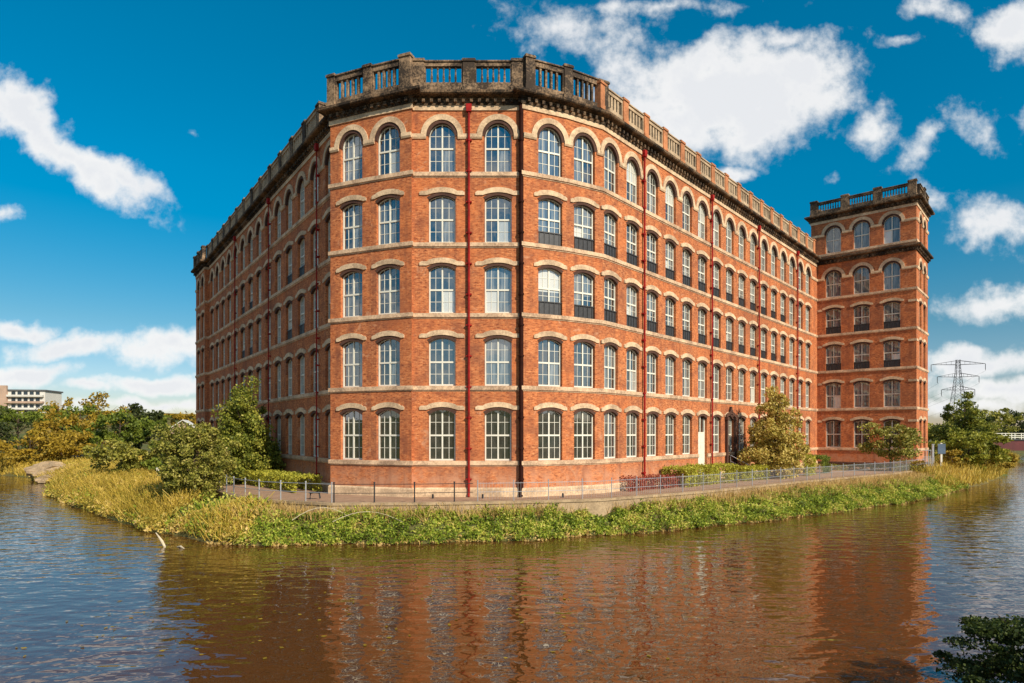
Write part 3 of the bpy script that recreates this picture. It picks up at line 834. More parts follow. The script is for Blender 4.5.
def tree(name, x, y, h, w, mat, n, label, cat='tree', shape='ball', clear=.15, leaf=.2, clumps=40, trunk=True, group=None, gz=None, tight=.26, rr=None, depthscale=1.0):
    z = float(terrain(np.array([x]), np.array([y]))[0]) if gz is None else gz
    root = empty(name, (x, y, z - .02)); tag(root, label, cat, group)
    ch = h * (1 - clear); P = crown_points(n, w / 2, w / 2 * depthscale, ch / 2, clumps, shape, tight)
    P[:, 2] += h * clear
    P[:, 2] = np.where(P[:, 2] < .05, .05 + rng.random(len(P)) * .3, P[:, 2])
    v, q = leaf_cloud(P, np.full(n, leaf))
    link('crown', np_mesh(name + '_crown', v, q, mat), root)
    if trunk:
        r = rr or max(.05, h * .018)
        tree_mesh_trunk(h * .9, r, 9, ch, w * .42).build('trunk', M['bark'], root)
    return root

F = dict(
    green=mat_foliage('leaves_green', [(.04, .06, .01), (.14, .18, .02), (.30, .31, .04)]),
    yellowgreen=mat_foliage('leaves_yellow_green', [(.07, .08, .01), (.28, .28, .03), (.56, .48, .07)]),
    olive=mat_foliage('leaves_olive', [(.05, .055, .012), (.20, .20, .03), (.40, .36, .06), (.64, .52, .20)]),
    bushgreen=mat_foliage('leaves_deep_green', [(.012, .02, .006), (.04, .06, .012), (.13, .16, .03)], scale=3),
    fleck=mat_foliage('leaves_flecked', [(.04, .045, .01), (.15, .16, .025), (.38, .34, .06), (.76, .62, .26)], scale=2.2),
    greenfleck=mat_foliage('leaves_green_flecked', [(.03, .045, .008), (.12, .15, .02), (.32, .31, .04), (.62, .54, .12)], scale=1.4),
    golden=mat_foliage('leaves_golden', [(.12, .08, .01), (.34, .22, .02), (.52, .36, .045)]),
    autumn=mat_foliage('leaves_autumn', [(.14, .10, .02), (.40, .32, .05), (.70, .52, .16), (.30, .30, .04)], scale=1.5),
    dark=mat_foliage('leaves_dark', [(.015, .024, .008), (.045, .058, .014), (.12, .13, .03)]),
    hedge=mat_foliage('leaves_hedge', [(.12, .13, .02), (.40, .38, .04), (.66, .58, .08)], scale=2),
    red=mat_foliage('leaves_red', [(.12, .02, .015), (.38, .08, .05), (.52, .24, .12)], scale=2),
    herb=mat_foliage('herb_leaves', [(.16, .07, .02), (.07, .10, .012), (.22, .30, .03), (.42, .46, .05), (.66, .54, .14), (.58, .34, .13)], scale=.8, trans=.35),
    tan=mat_foliage('dry_grass_blades', [(.28, .17, .05), (.56, .37, .12), (.72, .52, .22)], scale=.8, trans=.3),
    bracken=mat_foliage('bracken_leaves', [(.16, .07, .025), (.26, .25, .035), (.60, .44, .07), (.78, .56, .20), (.58, .32, .12)], scale=.5, trans=.3),
    gold=mat_foliage('golden_reed_blades', [(.22, .15, .03), (.42, .31, .04), (.64, .44, .08), (.82, .60, .20)], scale=.5, trans=.35),
)
# mid-distance trees & shrubs
tree('conical_tree', -20.7, 49.5, 7.9, 6.2, F['greenfleck'], 34000, 'tall yellow-green conical tree against the shaded left wall of the mill', shape='cone', clear=.03, leaf=.19, clumps=230, tight=.17)
tree('round_shrub', -20.1, 40.6, 5.0, 4.4, F['fleck'], 26000, 'big rounded olive-green shrub on the grassy bank left of the path', 'shrub', clear=.02, leaf=.15, clumps=150, trunk=True, tight=.2)
tree('round_shrub', -35.0, 57.5, 3.9, 4.8, F['olive'], 6000, 'smaller olive shrub further back on the left bank', 'shrub', clear=.02, leaf=.26, clumps=35)
tree('round_shrub', -29.5, 56.5, 3.4, 4.4, F['green'], 5000, 'low green shrub between the two olive shrubs on the left bank', 'shrub', clear=.02, leaf=.26, clumps=35)
tree('autumn_tree', 22.4, 54.5, 8.1, 5.9, F['autumn'], 20000, 'bronze and cream autumn tree in front of the long right wall', shape='cone', clear=.09, leaf=.20, clumps=150, gz=GZ, tight=.17)
tree('small_tree', 37.7, 64.0, 5.1, 4.9, F['fleck'], 5500, 'small open spreading tree in front of the tower', clear=.27, leaf=.22, clumps=42, gz=GZ, tight=.3)
tree('riverside_tree', 61.3, 87, 9.7, 9.4, F['greenfleck'], 18000, 'large yellow-green riverside tree right of the tower', shape='cone', clear=.05, leaf=.32, clumps=110, tight=.2)
tree('riverside_shrub', 54.5, 76.5, 4.6, 7.4, F['yellowgreen'], 7000, 'broad yellow-green shrub on the bank right of the gate', 'shrub', clear=.02, leaf=.34, clumps=36)
tree('riverside_shrub', 49.3, 71.8, 2.6, 3.4, F['golden'], 2500, 'golden shrub beside the gate at the path end', 'shrub', clear=.02, leaf=.26, clumps=16)
tree('riverside_shrub', 59.5, 80.5, 2.6, 5.0, F['golden'], 3500, 'low golden shrub leaning over the water at the river bend', 'shrub', clear=.02, leaf=.28, clumps=16)

def hedge(name, pts, width, h, mat, n, label, leaf=.13, z=GZ, bulge=.12, group=None, cat='hedge'):
    P0 = [np.array(p, float) for p in pts]; Ls = [np.linalg.norm(b - a) for a, b in zip(P0[:-1], P0[1:])]; T = sum(Ls)
    s = rng.random(n) * T; pos = np.zeros((n, 2)); nor = np.zeros((n, 2)); acc = 0
    for a, b, L in zip(P0[:-1], P0[1:], Ls):
        k = (s >= acc) & (s <= acc + L); t = ((s[k] - acc) / L)[:, None]; pos[k] = a + (b - a) * t; d = (b - a) / L; nor[k] = (d[1], -d[0]); acc += L
    side = rng.integers(0, 3, n); u = rng.uniform(-1, 1, n); v = rng.random(n)
    wv = 1 + bulge * np.sin(s * 2.1) + bulge * .7 * np.sin(s * 5.3 + 1)
    o = np.where(side == 0, 1, np.where(side == 1, u, -1)) * width / 2 * wv; zz = np.where(side == 1, 1, v) * h * (wv * .5 + .5)
    o += rng.normal(size=n) * .07; zz += rng.normal(size=n) * .07
    x = pos + nor * o[:, None]; c0 = P0[0]
    P = np.stack([x[:, 0] - c0[0], x[:, 1] - c0[1], np.maximum(.02, zz)], -1)
    vv, q = leaf_cloud(P, np.full(n, leaf))
    o = link(name, np_mesh(name, vv, q, mat), None, (c0[0], c0[1], z)); tag(o, label, cat, group); return o
hedge('clipped_hedge', [(-13.0, 41.0), (-15.6, 44.2), (-19.5, 48.5)], 1.5, .95, F['hedge'], 9000, 'low clipped hedge along the foot of the shaded left wall')
hedge('clipped_hedge', [(11.4, 45.3), (14.2, 48.3), (16.9, 50.2)], 1.7, 1.25, F['hedge'], 9000, 'square clipped green hedge below the white door')
hedge('clipped_hedge', [(17.6, 51.0), (20.6, 53.2)], 1.3, 1.0, F['hedge'], 4500, 'lower yellow-green hedge at the foot of the autumn tree')
hedge('clipped_hedge', [(22.0, 54.6), (23.9, 56.2)], 1.5, 1.5, F['hedge'], 4500, 'blocky hedge just right of the autumn tree')
hedge('clipped_hedge', [(25.2, 57.2), (27.3, 59.4)], 1.6, 1.7, F['hedge'], 4500, 'taller pale hedge nearer the tower')
hedge('clipped_hedge', [(28.4, 60.6), (30.3, 62.8)], 1.5, 1.5, F['green'], 3500, 'dark green bush at the far end of the hedge row')
hedge('red_shrub_bed', [(6.9, 42.2), (9.0, 44.0), (11.6, 46.0)], 1.6, .75, F['red'], 5500, 'low bed of dark red shrubs at the foot of the right wall', cat='shrub bed')
hedge('flower_bed', [(31.5, 66.0), (35.5, 65.5), (41.0, 64.0)], 1.2, .5, F['olive'], 3000, 'low planting bed round the small tree by the tower', cat='flower bed')
hedge('flower_bed', [(38.5, 65.0), (41.2, 64.2)], .9, .95, F['golden'], 1500, 'golden low shrubs beside the corner of the tower', cat='flower bed')

# distant trees, left
cols = ['green', 'yellowgreen', 'golden', 'dark', 'olive']
def px(x, d): return (x - 512) / 642 * d
def far(xp, wp, top, d, col, label, n=3200, name='broadleaf_tree', grp='trees on the far bank', shape='ball', clear=.08):
    X = px(xp, d); z = float(terrain(np.array([X]), np.array([float(d)]))[0]); h = EYE + (433 - top) / 642 * d - z; w = wp / 642 * d
    tree(name, X, d, h, w, F[col], n, label, 'tree', shape, clear, .011 * d / 3 + .1, 34, True, grp, None, .28)
far(18, 75, 401, 118, 'green', 'leafy green tree at the extreme left edge', 5000)
far(-25, 80, 410, 100, 'dark', 'dark tree just reaching in at the left edge', 3000)
far(30, 90, 431, 88, 'golden', 'low golden willow overhanging the far bank', 5000)
far(62, 44, 414, 100, 'golden', 'golden tree behind the willow', 3000)
far(58, 34, 396, 190, 'golden', 'slim golden tree in front of the white flats', 2200)
far(80, 54, 403, 112, 'green', 'rounded green tree over the parked cars', 4500)
far(102, 56, 400, 150, 'golden', 'tall orange-topped tree behind the green one', 4000)
far(120, 44, 412, 118, 'green', 'green tree right of the parked cars', 3000)
far(140, 44, 406, 128, 'dark', 'dark spiky-topped tree left of the white house', 3500)
far(160, 34, 416, 105, 'green', 'green tree in front of the white house', 2500)
far(168, 26, 438, 72, 'green', 'low green tree behind the big rounded shrub', 2500)
far(180, 26, 410, 200, 'golden', 'bronze tree above the roof of the white house', 1600)
far(196, 24, 414, 210, 'golden', 'orange tree touching the far end of the mill', 1600)
for i, (xp, tp, w_) in enumerate(((938, 421, 36), (968, 409, 44), (998, 405, 42), (1022, 411, 40), (1050, 408, 60), (928, 426, 26))):
    far(xp, w_, tp, 230 + 12 * i, 'dark' if i % 2 else 'olive', ['dark tree just right of the tower', 'olive tree behind the pylon base', 'dark tree line above the white bridge rail', 'olive tree at the right edge', 'dark tree beyond the right edge', 'lowest dark tree beside the tower wall'][i] if True else '', 2200, 'woodland_tree', 'distant woodland trees on the right')
for i in range(14):
    far(-60 + i * 22, 40, 424 - (i % 3) * 3, 260 + 14 * (i % 4), cols[(i * 2) % 5], 'hazy distant tree in the line filling the left background', 900, 'background_tree', 'background trees behind the left bank')

# bush close to the camera at bottom right
tree('near_bush', 10.4, 12.2, 2.0, 3.6, F['bushgreen'], 34000, 'dark small-leaved bush in the bottom right corner on the near bank', 'bush', clear=.03, leaf=.075, clumps=170, tight=.17, rr=.04)

# ------------------------------------------------------------------ bank vegetation (grass, herbs)
pathpoly = edge + inner
def scatter(n, x0, x1, y0, y1, dmin, dmax, cond=None):
    X = rng.uniform(x0, x1, n); Y = rng.uniform(y0, y1, n); d = poly_sd(shore, X, Y) + .55 * wob(X, Y)
    k = (d > dmin) & (d < dmax) & (poly_sd(pathpoly, X, Y) < -.02)
    if cond is not None: k &= cond(X, Y)
    X, Y = X[k], Y[k]; return X, Y, terrain(X, Y)
def blades(name, X, Y, Z, h, wid, mat, lean=.35, label=None):
    n = len(X); hh = h * (.5 + rng.random(n)); a = rng.random(n) * 2 * math.pi; ln = rng.normal(size=(n, 2)) * lean * hh[:, None]
    dx, dy = np.cos(a) * wid / 2, np.sin(a) * wid / 2
    p0 = np.stack([X - dx, Y - dy, Z - .03], -1); p1 = np.stack([X + dx, Y + dy, Z - .03], -1)
    p2 = np.stack([X + ln[:, 0] + dx * .5, Y + ln[:, 1] + dy * .5, Z + hh], -1); p3 = np.stack([X + ln[:, 0] - dx * .3, Y + ln[:, 1] - dy * .3, Z + hh * .98], -1)
    v = np.stack([p0, p1, p2, p3], 1).reshape(-1, 3)
    o = link(name, np_mesh(name, v, np.arange(n * 4).reshape(-1, 4), mat)); tag(o, label, 'grass', None, 'stuff'); return o
def herbs(name, X, Y, Z, per, h, r, leaf, mat, label):
    n = len(X); hh = h * (.35 + .7 * rng.random(n)) * (1.0 + .45 * np.sin(X * 1.1 + 2 * np.sin(Y * .7)) * np.sin(X * .37 + Y * .9)); P = []
    k = np.repeat(np.arange(n), per); m = len(k); d = rng.normal(size=(m, 3)); d /= np.linalg.norm(d, axis=1)[:, None]; d *= rng.random(m)[:, None] ** .5
    P = np.stack([X[k] + d[:, 0] * r, Y[k] + d[:, 1] * r, Z[k] + hh[k] * (.5 + .5 * d[:, 2])], -1)
    v, q = leaf_cloud(P, np.full(m, leaf), up=.3, aspect=1.3)
    o = link(name, np_mesh(name, v, q, mat)); tag(o, label, 'plants', None, 'stuff'); return o
X, Y, Z = scatter(52000, -14, 45, 30, 66, -.18, 2.5, lambda X, Y: X > -13.5)
Z = np.maximum(Z, 0)
herbs('bank_herbs', X, Y, Z, 22, .54, .25, .11, F['herb'], 'bright green and yellow leafy plants lining the water below the mill')
X, Y, Z = scatter(240000, -16, 50, 30, 72, 1.5, 5.0)
blades('dry_grass', X, Y, Z, .50, .035, F['tan'], label='dry tan grass along the top of the river bank')
X, Y, Z = scatter(260000, -55, -13, 30, 72, .1, 16, lambda X, Y: (X < -13.2) & ~((X > -19.5) & (Y > 35.2)))
k = rng.random(len(X)) < .45; X, Y, Z = X[k], Y[k], Z[k]
blades('golden_reeds', X, Y, Z, .78, .05, F['gold'], lean=.5, label='golden reeds and tall grass covering the left bank')
X, Y, Z = scatter(42000, -58, -13, 30, 78, -.1, 16, lambda X, Y: (X < -12.6) & ~((X > -19.5) & (Y > 35.6)) & (np.sin(X * .9 + 1.5 * np.sin(Y * .8)) + np.sin(Y * 1.3 + X * .4) > -.9))
Z = np.maximum(Z, 0)
herbs('golden_bracken', X, Y, Z, 15, .85, .34, .15, F['bracken'], 'mounds of golden and rusty bracken on the left bank')
X, Y, Z = scatter(40000, -15, 45, 30, 66, -.25, .5)
Z = np.maximum(Z, 0)
herbs('bank_litter', X, Y, Z, 6, .18, .2, .12, F['tan'], 'dead brown stems and litter along the waterline')
X, Y, Z = scatter(30000, -55, -13, 30, 72, .0, 14, lambda X, Y: (np.sin(X * .7) + np.sin(Y * .9 + X * .3) > .2))
herbs('left_bank_herbs', X, Y, Z, 7, .9, .35, .17, F['herb'], 'yellow-green leafy plants among the golden reeds')
X, Y, Z = scatter(120000, 40, 110, 58, 130, .1, 9)
blades('right_bank_grass', X, Y, Z, .9, .09, F['gold'], label='golden grass on the right river bank beyond the gate')
X, Y, Z = scatter(90000, -120, -48, 66, 110, .1, 22)
blades('far_bank_grass', X, Y, Z, .5, .12, F['gold'], label='rough yellow grass on the far left bank')

# ------------------------------------------------------------------ small things
def boulder(name, x, y, rx, ry, rz, mat, label):
    n = 18; mb = MB(); vs = []
    for i in range(9):
        th = math.pi / 2 * i / 8
        for k in range(n):
            a = 2 * math.pi * k / n; w = 1 + .18 * math.sin(3 * a + i) + .10 * math.sin(7 * a + 2 * i)
            vs.append((rx * math.cos(th) * math.cos(a) * w, ry * math.cos(th) * math.sin(a) * w, rz * math.sin(th) * (1 + .1 * math.sin(5 * a)) - .1))
    mb.v = vs
    for i in range(8):
        for k in range(n):
            mb.f.append((i * n + k, i * n + (k + 1) % n, (i + 1) * n + (k + 1) % n, (i + 1) * n + k)); mb.uv += [(0, 0)] * 4; mb.mi.append(0)
    z = float(terrain(np.array([x]), np.array([y]))[0])
    o = mb.build(name, mat, None, (x, y, z)); tag(o, label, 'rock'); return o
boulder('rock_mound', -54.0, 75.0, 2.8, 1.6, 1.5, M['wallstone'], 'pale tan rock mound at the tip of the left bank')
boulder('rock_mound', -51.3, 71.0, 1.3, 1.0, .8, M['wallstone'], 'smaller tan rock just right of the big mound on the bank tip')
mb = MB(); mb.tube([(-.32, .2, .62), (-.1, .1, .42), (.1, 0, .22), (.3, -.1, -.05)], [.02, .045, .07, .05], 7)
tag(mb.build('driftwood', M['drift'], None, (-17.1, 31.2, 0)), 'bleached driftwood stick poking out of the water off the left bank', 'driftwood')
mb = MB(); mb.tube([(-.3, .25, .0), (.0, 0, .06), (.3, -.25, .0)], [.02, .05, .02], 6)
tag(mb.build('driftwood', M['drift'], None, (-15.9, 30.8, 0)), 'short floating wood scrap right of the bleached driftwood', 'driftwood')
for k, (x0, y0, L, hh, lb) in enumerate(((-11.3, 33.0, 3.2, 1.0, 'longer arching bleached bramble stem over the bank'), (-9.2, 32.9, 3.6, .8, 'shorter flat arching bramble stem to its right on the bank'))):
    mb = MB(); mb.tube([(L * t, .4 * t, .15 + hh * math.sin(math.pi * (.12 + .8 * t))) for t in np.linspace(0, 1, 9)], [.02 * (1 - .6 * t) for t in np.linspace(0, 1, 9)], 5)
    tag(mb.build('dead_stem', M['drift'], None, (x0, y0, .5)), lb, 'dead stem')
n = 260; X = rng.uniform(-13, 4, n); Y = rng.uniform(15.5, 30, n); aa = rng.random(n) * 6.3; sz = .05 + .05 * rng.random(n)
v_ = np.stack([np.stack([X + np.cos(aa + k * 1.571) * sz * (1 if k % 2 else .6), Y + np.sin(aa + k * 1.571) * sz * (1 if k % 2 else .6), np.full(n, .012) + .004 * k], -1) for k in range(4)], 1).reshape(-1, 3)
tag(link('floating_leaves', np_mesh('floating_leaves', v_, np.arange(n * 4).reshape(-1, 4), F['golden'])), 'fallen autumn leaves floating on the dark water', 'leaves', None, 'stuff')
# small dark curved bench-like fitting on the path by the corner
mb = MB(); mb.tube([(-.28, 0, 0), (-.25, 0, .34), (-.05, 0, .4), (.25, 0, .36), (.3, 0, .05)], .05, 7); mb.box(-.3, .3, -.16, .16, .36, .43)
tag(mb.build('low_stool', M['dark'], None, (-11.3, 36.8, GZ)), 'small dark low seat on the path near the shaded corner', 'stool')
# marker post on left bank
mb = MB(); mb.box(-.09, .09, -.09, .09, 0, 1.3); mb.box(-.11, .11, -.11, .11, 1.3, 1.36)
tag(mb.build('marker_post', M['white'], None, (-30.0, 54.4, 1.2)), 'short white post among the shrubs on the left bank', 'post')
# small wall vents along plinth are tiny dark lights: four path studs
for i, xx in enumerate((-4.6, -1.7, 3.0)):
    mb = MB(); mb.tube([(0, 0, 0), (0, 0, .22), (0, 0, .26)], [.06, .06, .02], 8)
    tag(mb.build('path_bollard', M['dark'], None, (xx, 37.3 if xx < 2 else 37.9, GZ)), ['squat dark bollard left of the red drainpipe foot', 'squat dark bollard right of the red drainpipe foot', 'squat dark bollard right of the brown drainpipe foot'][i], 'bollard', 'small dark bollards at the mill foot')

# entrance steps with handrails (right wall)
st = R2 + dR * (SR[7] + .2)
root = empty('entrance_steps', (st[0], st[1], GZ), rzR); tag(root, 'stone entrance steps with grey handrails behind the hedge', 'steps')
mb = MB()
for i in range(5): mb.box(-1.0, 1.0, -.35 * (5 - i) - .3, -.16, .002 + i * .17, .17 * (i + 1))
mb.build('stair', M['mould'], root)
for sx in (-1.0, 1.0):
    mb = MB(); mb.tube([(sx, -2.2, 0), (sx, -2.2, 1.0), (sx, -.4, 1.9), (sx, -.4, .9)], .035, 6); mb.tube([(sx, -2.2, .5), (sx, -.4, 1.4)], .02, 5); mb.build('handrail', M['steel'], root)

# gate & sign at the end of the path
def gate(name, x, y, rz, w, label):
    root = empty(name, (x, y, GZ), rz); tag(root, label, 'gate')
    for sx in (-w / 2, w / 2):
        mb = MB(); mb.box(sx - .09, sx + .09, -.09, .09, 0, 2.5); mb.box(sx - .12, sx + .12, -.12, .12, 2.5, 2.58); mb.build('gate_post', M['steel'], root)
    mb = MB()
    for z in (.15, 1.1, 1.85): mb.box(-w / 2 + .1, w / 2 - .1, -.03, .03, z, z + .07)
    for i in range(12): xx = -w / 2 + .2 + i * (w - .4) / 11; mb.box(xx - .02, xx + .02, -.02, .02, .2, 1.85)
    mb.build('gate_leaf', M['steel'], root)
    return root
gate('path_gate', 45.2, 71.5, R(-12), 3.0, 'pale grey metal gate closing the path beyond the tower corner')
root = empty('notice_board', (47.6, 71.2, GZ), R(-12)); tag(root, 'grey notice panel on a tall pale post beside the gate', 'notice board')
mb = MB(); mb.box(-.09, .09, -.08, .08, 0, 2.7); mb.build('post', M['white'], root)
mb = MB(); mb.box(-.38, .38, -.13, -.085, 1.5, 2.6); mb.build('panel', mat_simple('panel_grey_blue', (.10, .14, .20), .4), root)
mb = MB(); mb.tube([(0, 0, 0), (0, 0, 1.0), (0, 0, 1.12)], [.32, .36, .2], 12); mb.box(-.05, .4, -.3, .3, 1.0, 1.1)
tag(mb.build('waste_bin', mat_simple('blue_plastic', (.02, .10, .34), .4), None, (45.6, 75.5, GZ)), 'blue bin behind the grey gate', 'bin')

# bridge, right
root = empty('river_bridge', (118, 132, 1.0)); tag(root, 'low bridge with dark red side beam and white railings at the right edge', 'bridge')
mb = MB(); mb.box(-22, 60, -1.0, 6.0, .9, 3.0); mb.build('beam', mat_simple('dark_red_beam', (.10, .018, .018), .6, .2, .5), root)
mb = MB(); mb.box(-22.2, 60, -1.2, 6.2, 3.003, 3.2); mb.build('deck', M['asphalt'], root)
for yy in (-.9, 5.9):
    mb = MB()
    for z in (3.5, 3.9, 4.35): mb.box(-22, 60, yy - .05, yy + .05, z, z + .12)
    i = -22
    while i < 60: mb.box(i - .08, i + .08, yy - .07, yy + .07, 3.2, 4.5); i += 2.0
    mb.build('railing', M['white'], root)
mb = MB(); mb.box(-26, -22.01, -1.5, 6.5, -1, 3.1); mb.box(14, 16, -.8, 5.8, -2, .9); mb.build('abutment', M['wallstone'], root)

# pylon
def pylon(x, y, z, H, label):
    root = empty('electricity_pylon', (x, y, z), R(-14)); tag(root, label, 'pylon')
    def wd(t): return 4.2 * (1 - t) ** 1.4 + .75
    mb = MB()
    ts_ = [0, .12, .24, .35, .45, .54, .62, .70, .78, .86, .94, 1.0]
    for sx in (-1, 1):
        for sy in (-1, 1): mb.tube([(sx * wd(t), sy * wd(t), H * t) for t in ts_], .13, 4)
    for t0, t1 in zip(ts_[:-1], ts_[1:]):
        a, b = wd(t0), wd(t1)
        for s in (-1, 1):
            for p0, p1 in (((-a, s * a), (b, s * b)), ((a, s * a), (-b, s * b)), ((s * a, -a), (s * b, b)), ((s * a, a), (s * b, -b))):
                mb.tube([(p0[0], p0[1], H * t0), (p1[0], p1[1], H * t1)], .065, 3)
    mb.build('lattice_mast', M['dark'], root)
    for t, w_ in ((.93, 13.0), (.76, 10.0), (.58, 8.0)):
        am = MB(); zc = H * t
        for s in (-1, 1):
            for sy in (-1, 1):
                am.tube([(s * .8, sy * .8, zc), (s * w_, 0, zc + .3)], .12, 3); am.tube([(s * .8, sy * .8, zc + 2.2), (s * w_, 0, zc + .3)], .10, 3)
            for k in range(1, 5):
                xk = s * (.8 + (w_ - .8) * k / 5); am.tube([(xk, 0, zc), (xk, 0, zc + 2.2 * (1 - k / 5))], .07, 3)
        arm = am.build('cross_arm', M['dark'], root)
        for s in (-1, 1):
            im = MB(); im.tube([(s * w_, 0, zc + .2), (s * w_, 0, zc - 3.0)], .16, 5); im.tube([(s * w_, 0, zc - 3.0), (s * w_ * .97, -1.2, zc - 3.4), (s * w_, 0, zc - 3.6)], .07, 4); im.build('insulator', M['dark'], arm)
    wm = MB()
    a = R(-14)
    for t, w_ in ((.93, 13.0), (.76, 10.0), (.58, 8.0)):
        for s in (-1, 1):
            for dir_ in (1, -1):
                pts = [(s * w_ , dir_ * 300 * q, H * t - 3.6 - 14 * 4 * q * (1 - q)) for q in np.linspace(0, 1, 9)]
                if dir_ == 1: wm.tube(pts, .045, 3)
    wm.build('power_line', M['dark'], root)
pylon(px(958, 350), 350, 6, 39.5, 'grey lattice electricity pylon with three cross arms above the riverside trees')

# far white flats on the left and the white gabled house
Mw = mat_simple('white_render', (.60, .56, .50), .7, .06, .2)
Mgw = mat_simple('pinkish_brick_panel', (.42, .28, .20), .8, .1, .2)
Mg = mat_simple('dark_glazing', (.03, .04, .05), .15, .2, .3)
d = 300; zt = float(terrain(np.array([px(15, d)]), np.array([300.0]))[0])
root = empty('apartment_block', (px(15, d), d, zt), R(8)); tag(root, 'long pale flats with banded balconies on the hill at the far left', 'flats')
ztop = EYE + (433 - 391) / 642 * d - zt
mb = MB(); mb.box(-45, 12.9, 0, 14, -2, ztop); mb.build('wall', Mw, root)
mb = MB(); mb.box(-46, 13.4, -.5, 14.5, ztop + .003, ztop + .7)
mb.build('roof', M['roof'], root)
mb = MB(); mb.box(-14, -3, -1.2, -.003, 0, ztop + 2.5); mb.box(-3 - 26, -14.01, -.8, -.003, 0, ztop + .5); mb.build('stair_tower', Mgw, root)
for fl in range(5):
    z = ztop - 3.0 * (fl + 1) + .3
    mb = MB(); mb.box(-2.9, 12.5, -1.5, -.004, z, z + .9); mb.build('balcony', Mgw if fl % 2 else Mw, root)
    for i in range(5):
        x = -1.5 + i * 2.6; w_ = MB(); w_.box(x, x + 1.7, -.08, -.002, z + 1.0, z + 2.5); w_.build('window', Mg, root)
d = 150; X = px(183, d); zt = float(terrain(np.array([X]), np.array([150.0]))[0])
root = empty('gabled_house', (X, d, zt), R(20)); tag(root, 'white-roofed gabled house between the trees and the far end of the mill', 'house')
ze = EYE + (433 - 432) / 642 * d - zt; zr = EYE + (433 - 420) / 642 * d - zt
mb = MB(); mb.box(-4, 4, 0, 9, -1, ze); mb.face([(-4, 0, ze), (4, 0, ze), (0, 0, zr)]); mb.face([(-4, 9, ze), (0, 9, zr), (4, 9, ze)]); mb.build('wall', Mgw, root)
mb = MB()
for s in (-1, 1):
    mb.face([(s * 4.5, -.5, ze - .3), (s * 4.5, 9.5, ze - .3), (0, 9.5, zr + .1), (0, -.5, zr + .1)]); mb.face([(s * 4.5, -.5, ze - .5), (s * 4.5, 9.5, ze - .5), (0, 9.5, zr - .1), (0, -.5, zr - .1)])
    mb.face([(s * 4.5, -.5, ze - .3), (0, -.5, zr + .1), (0, -.5, zr - .1), (s * 4.5, -.5, ze - .5)])
mb.box(4.5, 16, 0, 10, ze - .6, ze + .2); mb.build('roof', Mw, root)
mb = MB(); mb.box(4.6, 15.8, .2, 9.8, -1, ze - .61); mb.build('annexe', Mgw, root)
mb = MB(); mb.box(-1, 1, -.05, -.002, 1.5, 3.0); mb.build('window', Mg, root)

# parked cars on the left bank
def car(x, y, rz, col, label):
    z = float(terrain(np.array([x]), np.array([y]))[0])
    root = empty('parked_car', (x, y, z), rz); tag(root, label, 'car', 'cars parked under the trees on the far bank')
    mp = mat_simple('car_paint', col, .3, .03)
    prof = [(-2.1, .35), (-2.15, .75), (-1.95, .95), (-1.5, 1.0), (-1.0, 1.42), (.5, 1.45), (1.15, 1.0), (2.0, .88), (2.15, .6), (2.12, .35)]
    mb = MB()
    def W_(z): return .86 if z < 1.05 else .70
    for s in (-1, 1): mb.face([(a, s * W_(b), b) for a, b in (prof if s < 0 else prof[::-1])])
    for (a, b), (c, e) in zip(prof, prof[1:] + prof[:1]): mb.face([(a, -W_(b), b), (c, -W_(e), e), (c, W_(e), e), (a, W_(b), b)])
    mb.build('body', mp, root)
    for s in (-1, 1):
        w_ = MB(); w_.face([(-1.25, s * .80, 1.04), (.95, s * .80, 1.04), (.45, s * .735, 1.38), (-.95, s * .735, 1.38)]); w_.box(-.12, -.05, min(s * .74, s * .82), max(s * .74, s * .82), 1.04, 1.36); w_.build('window', Mg, root)
    for sx in (-1.35, 1.35):
        for s in (-1, 1):
            w_ = MB(); w_.tube([(sx, s * .72, .33), (sx, s * .9, .33)], .33, 14); wh = w_.build('wheel', M['dark'], root)
            r_ = MB(); r_.tube([(sx, s * .895, .33), (sx, s * .915, .33)], .18, 10); r_.build('rim', M['steel'], wh)
car(px(73, 104), 104, R(12), (.40, .02, .02), 'red car parked under the green tree, partly hidden on its left')
car(px(86, 95), 95, R(4), (.02, .025, .035), 'dark car parked right of the red one on the far bank')

# ------------------------------------------------------------------ WORLD
SUN_A = R(40); SUN_E = R(34)      # azimuth to the right of straight behind the camera, elevation
sun_dir = np.array((math.sin(SUN_A) * math.cos(SUN_E), -math.cos(SUN_A) * math.cos(SUN_E), math.sin(SUN_E)))
w = bpy.data.worlds.new('World'); bpy.context.scene.world = w; w.use_nodes = True
nt = w.node_tree; nt.nodes.clear(); t = NT(nt)
sky = t.n('ShaderNodeTexSky'); sky.sky_type = 'NISHITA'; sky.sun_disc = False
sky.sun_elevation = SUN_E; sky.sun_rotation = math.atan2(sun_dir[0], sun_dir[1]); sky.air_density = 1.0; sky.dust_density = .1; sky.ozone_density = 2.0
hs = t.n('ShaderNodeHueSaturation', i_Saturation=1.6, i_Value=.97, i_Hue=.487); t.l(sky.outputs[0], hs.inputs['Color'])
tc = t.n('ShaderNodeTexCoord').outputs['Generated']
sep = t.n('ShaderNodeSeparateXYZ'); t.l(tc, sep.inputs[0])
ay = t.math('MAXIMUM', t.math('ABSOLUTE', sep.outputs[1]), .02)
u = t.math('DIVIDE', sep.outputs[0], ay); v = t.math('DIVIDE', sep.outputs[2], ay)
front = t.math('GREATER_THAN', sep.outputs[1], 0.0)
skyc = t.mix(1.0, hs.outputs[0], t.ramp(sep.outputs[2], [(0.0, (.58, .56, .78)), (.06, (.68, .64, .76)), (.15, (.82, .71, .69)), (.35, (.95, 1.0, .93)), (.6, (1, 1.14, 1.03))]), 'MULTIPLY')
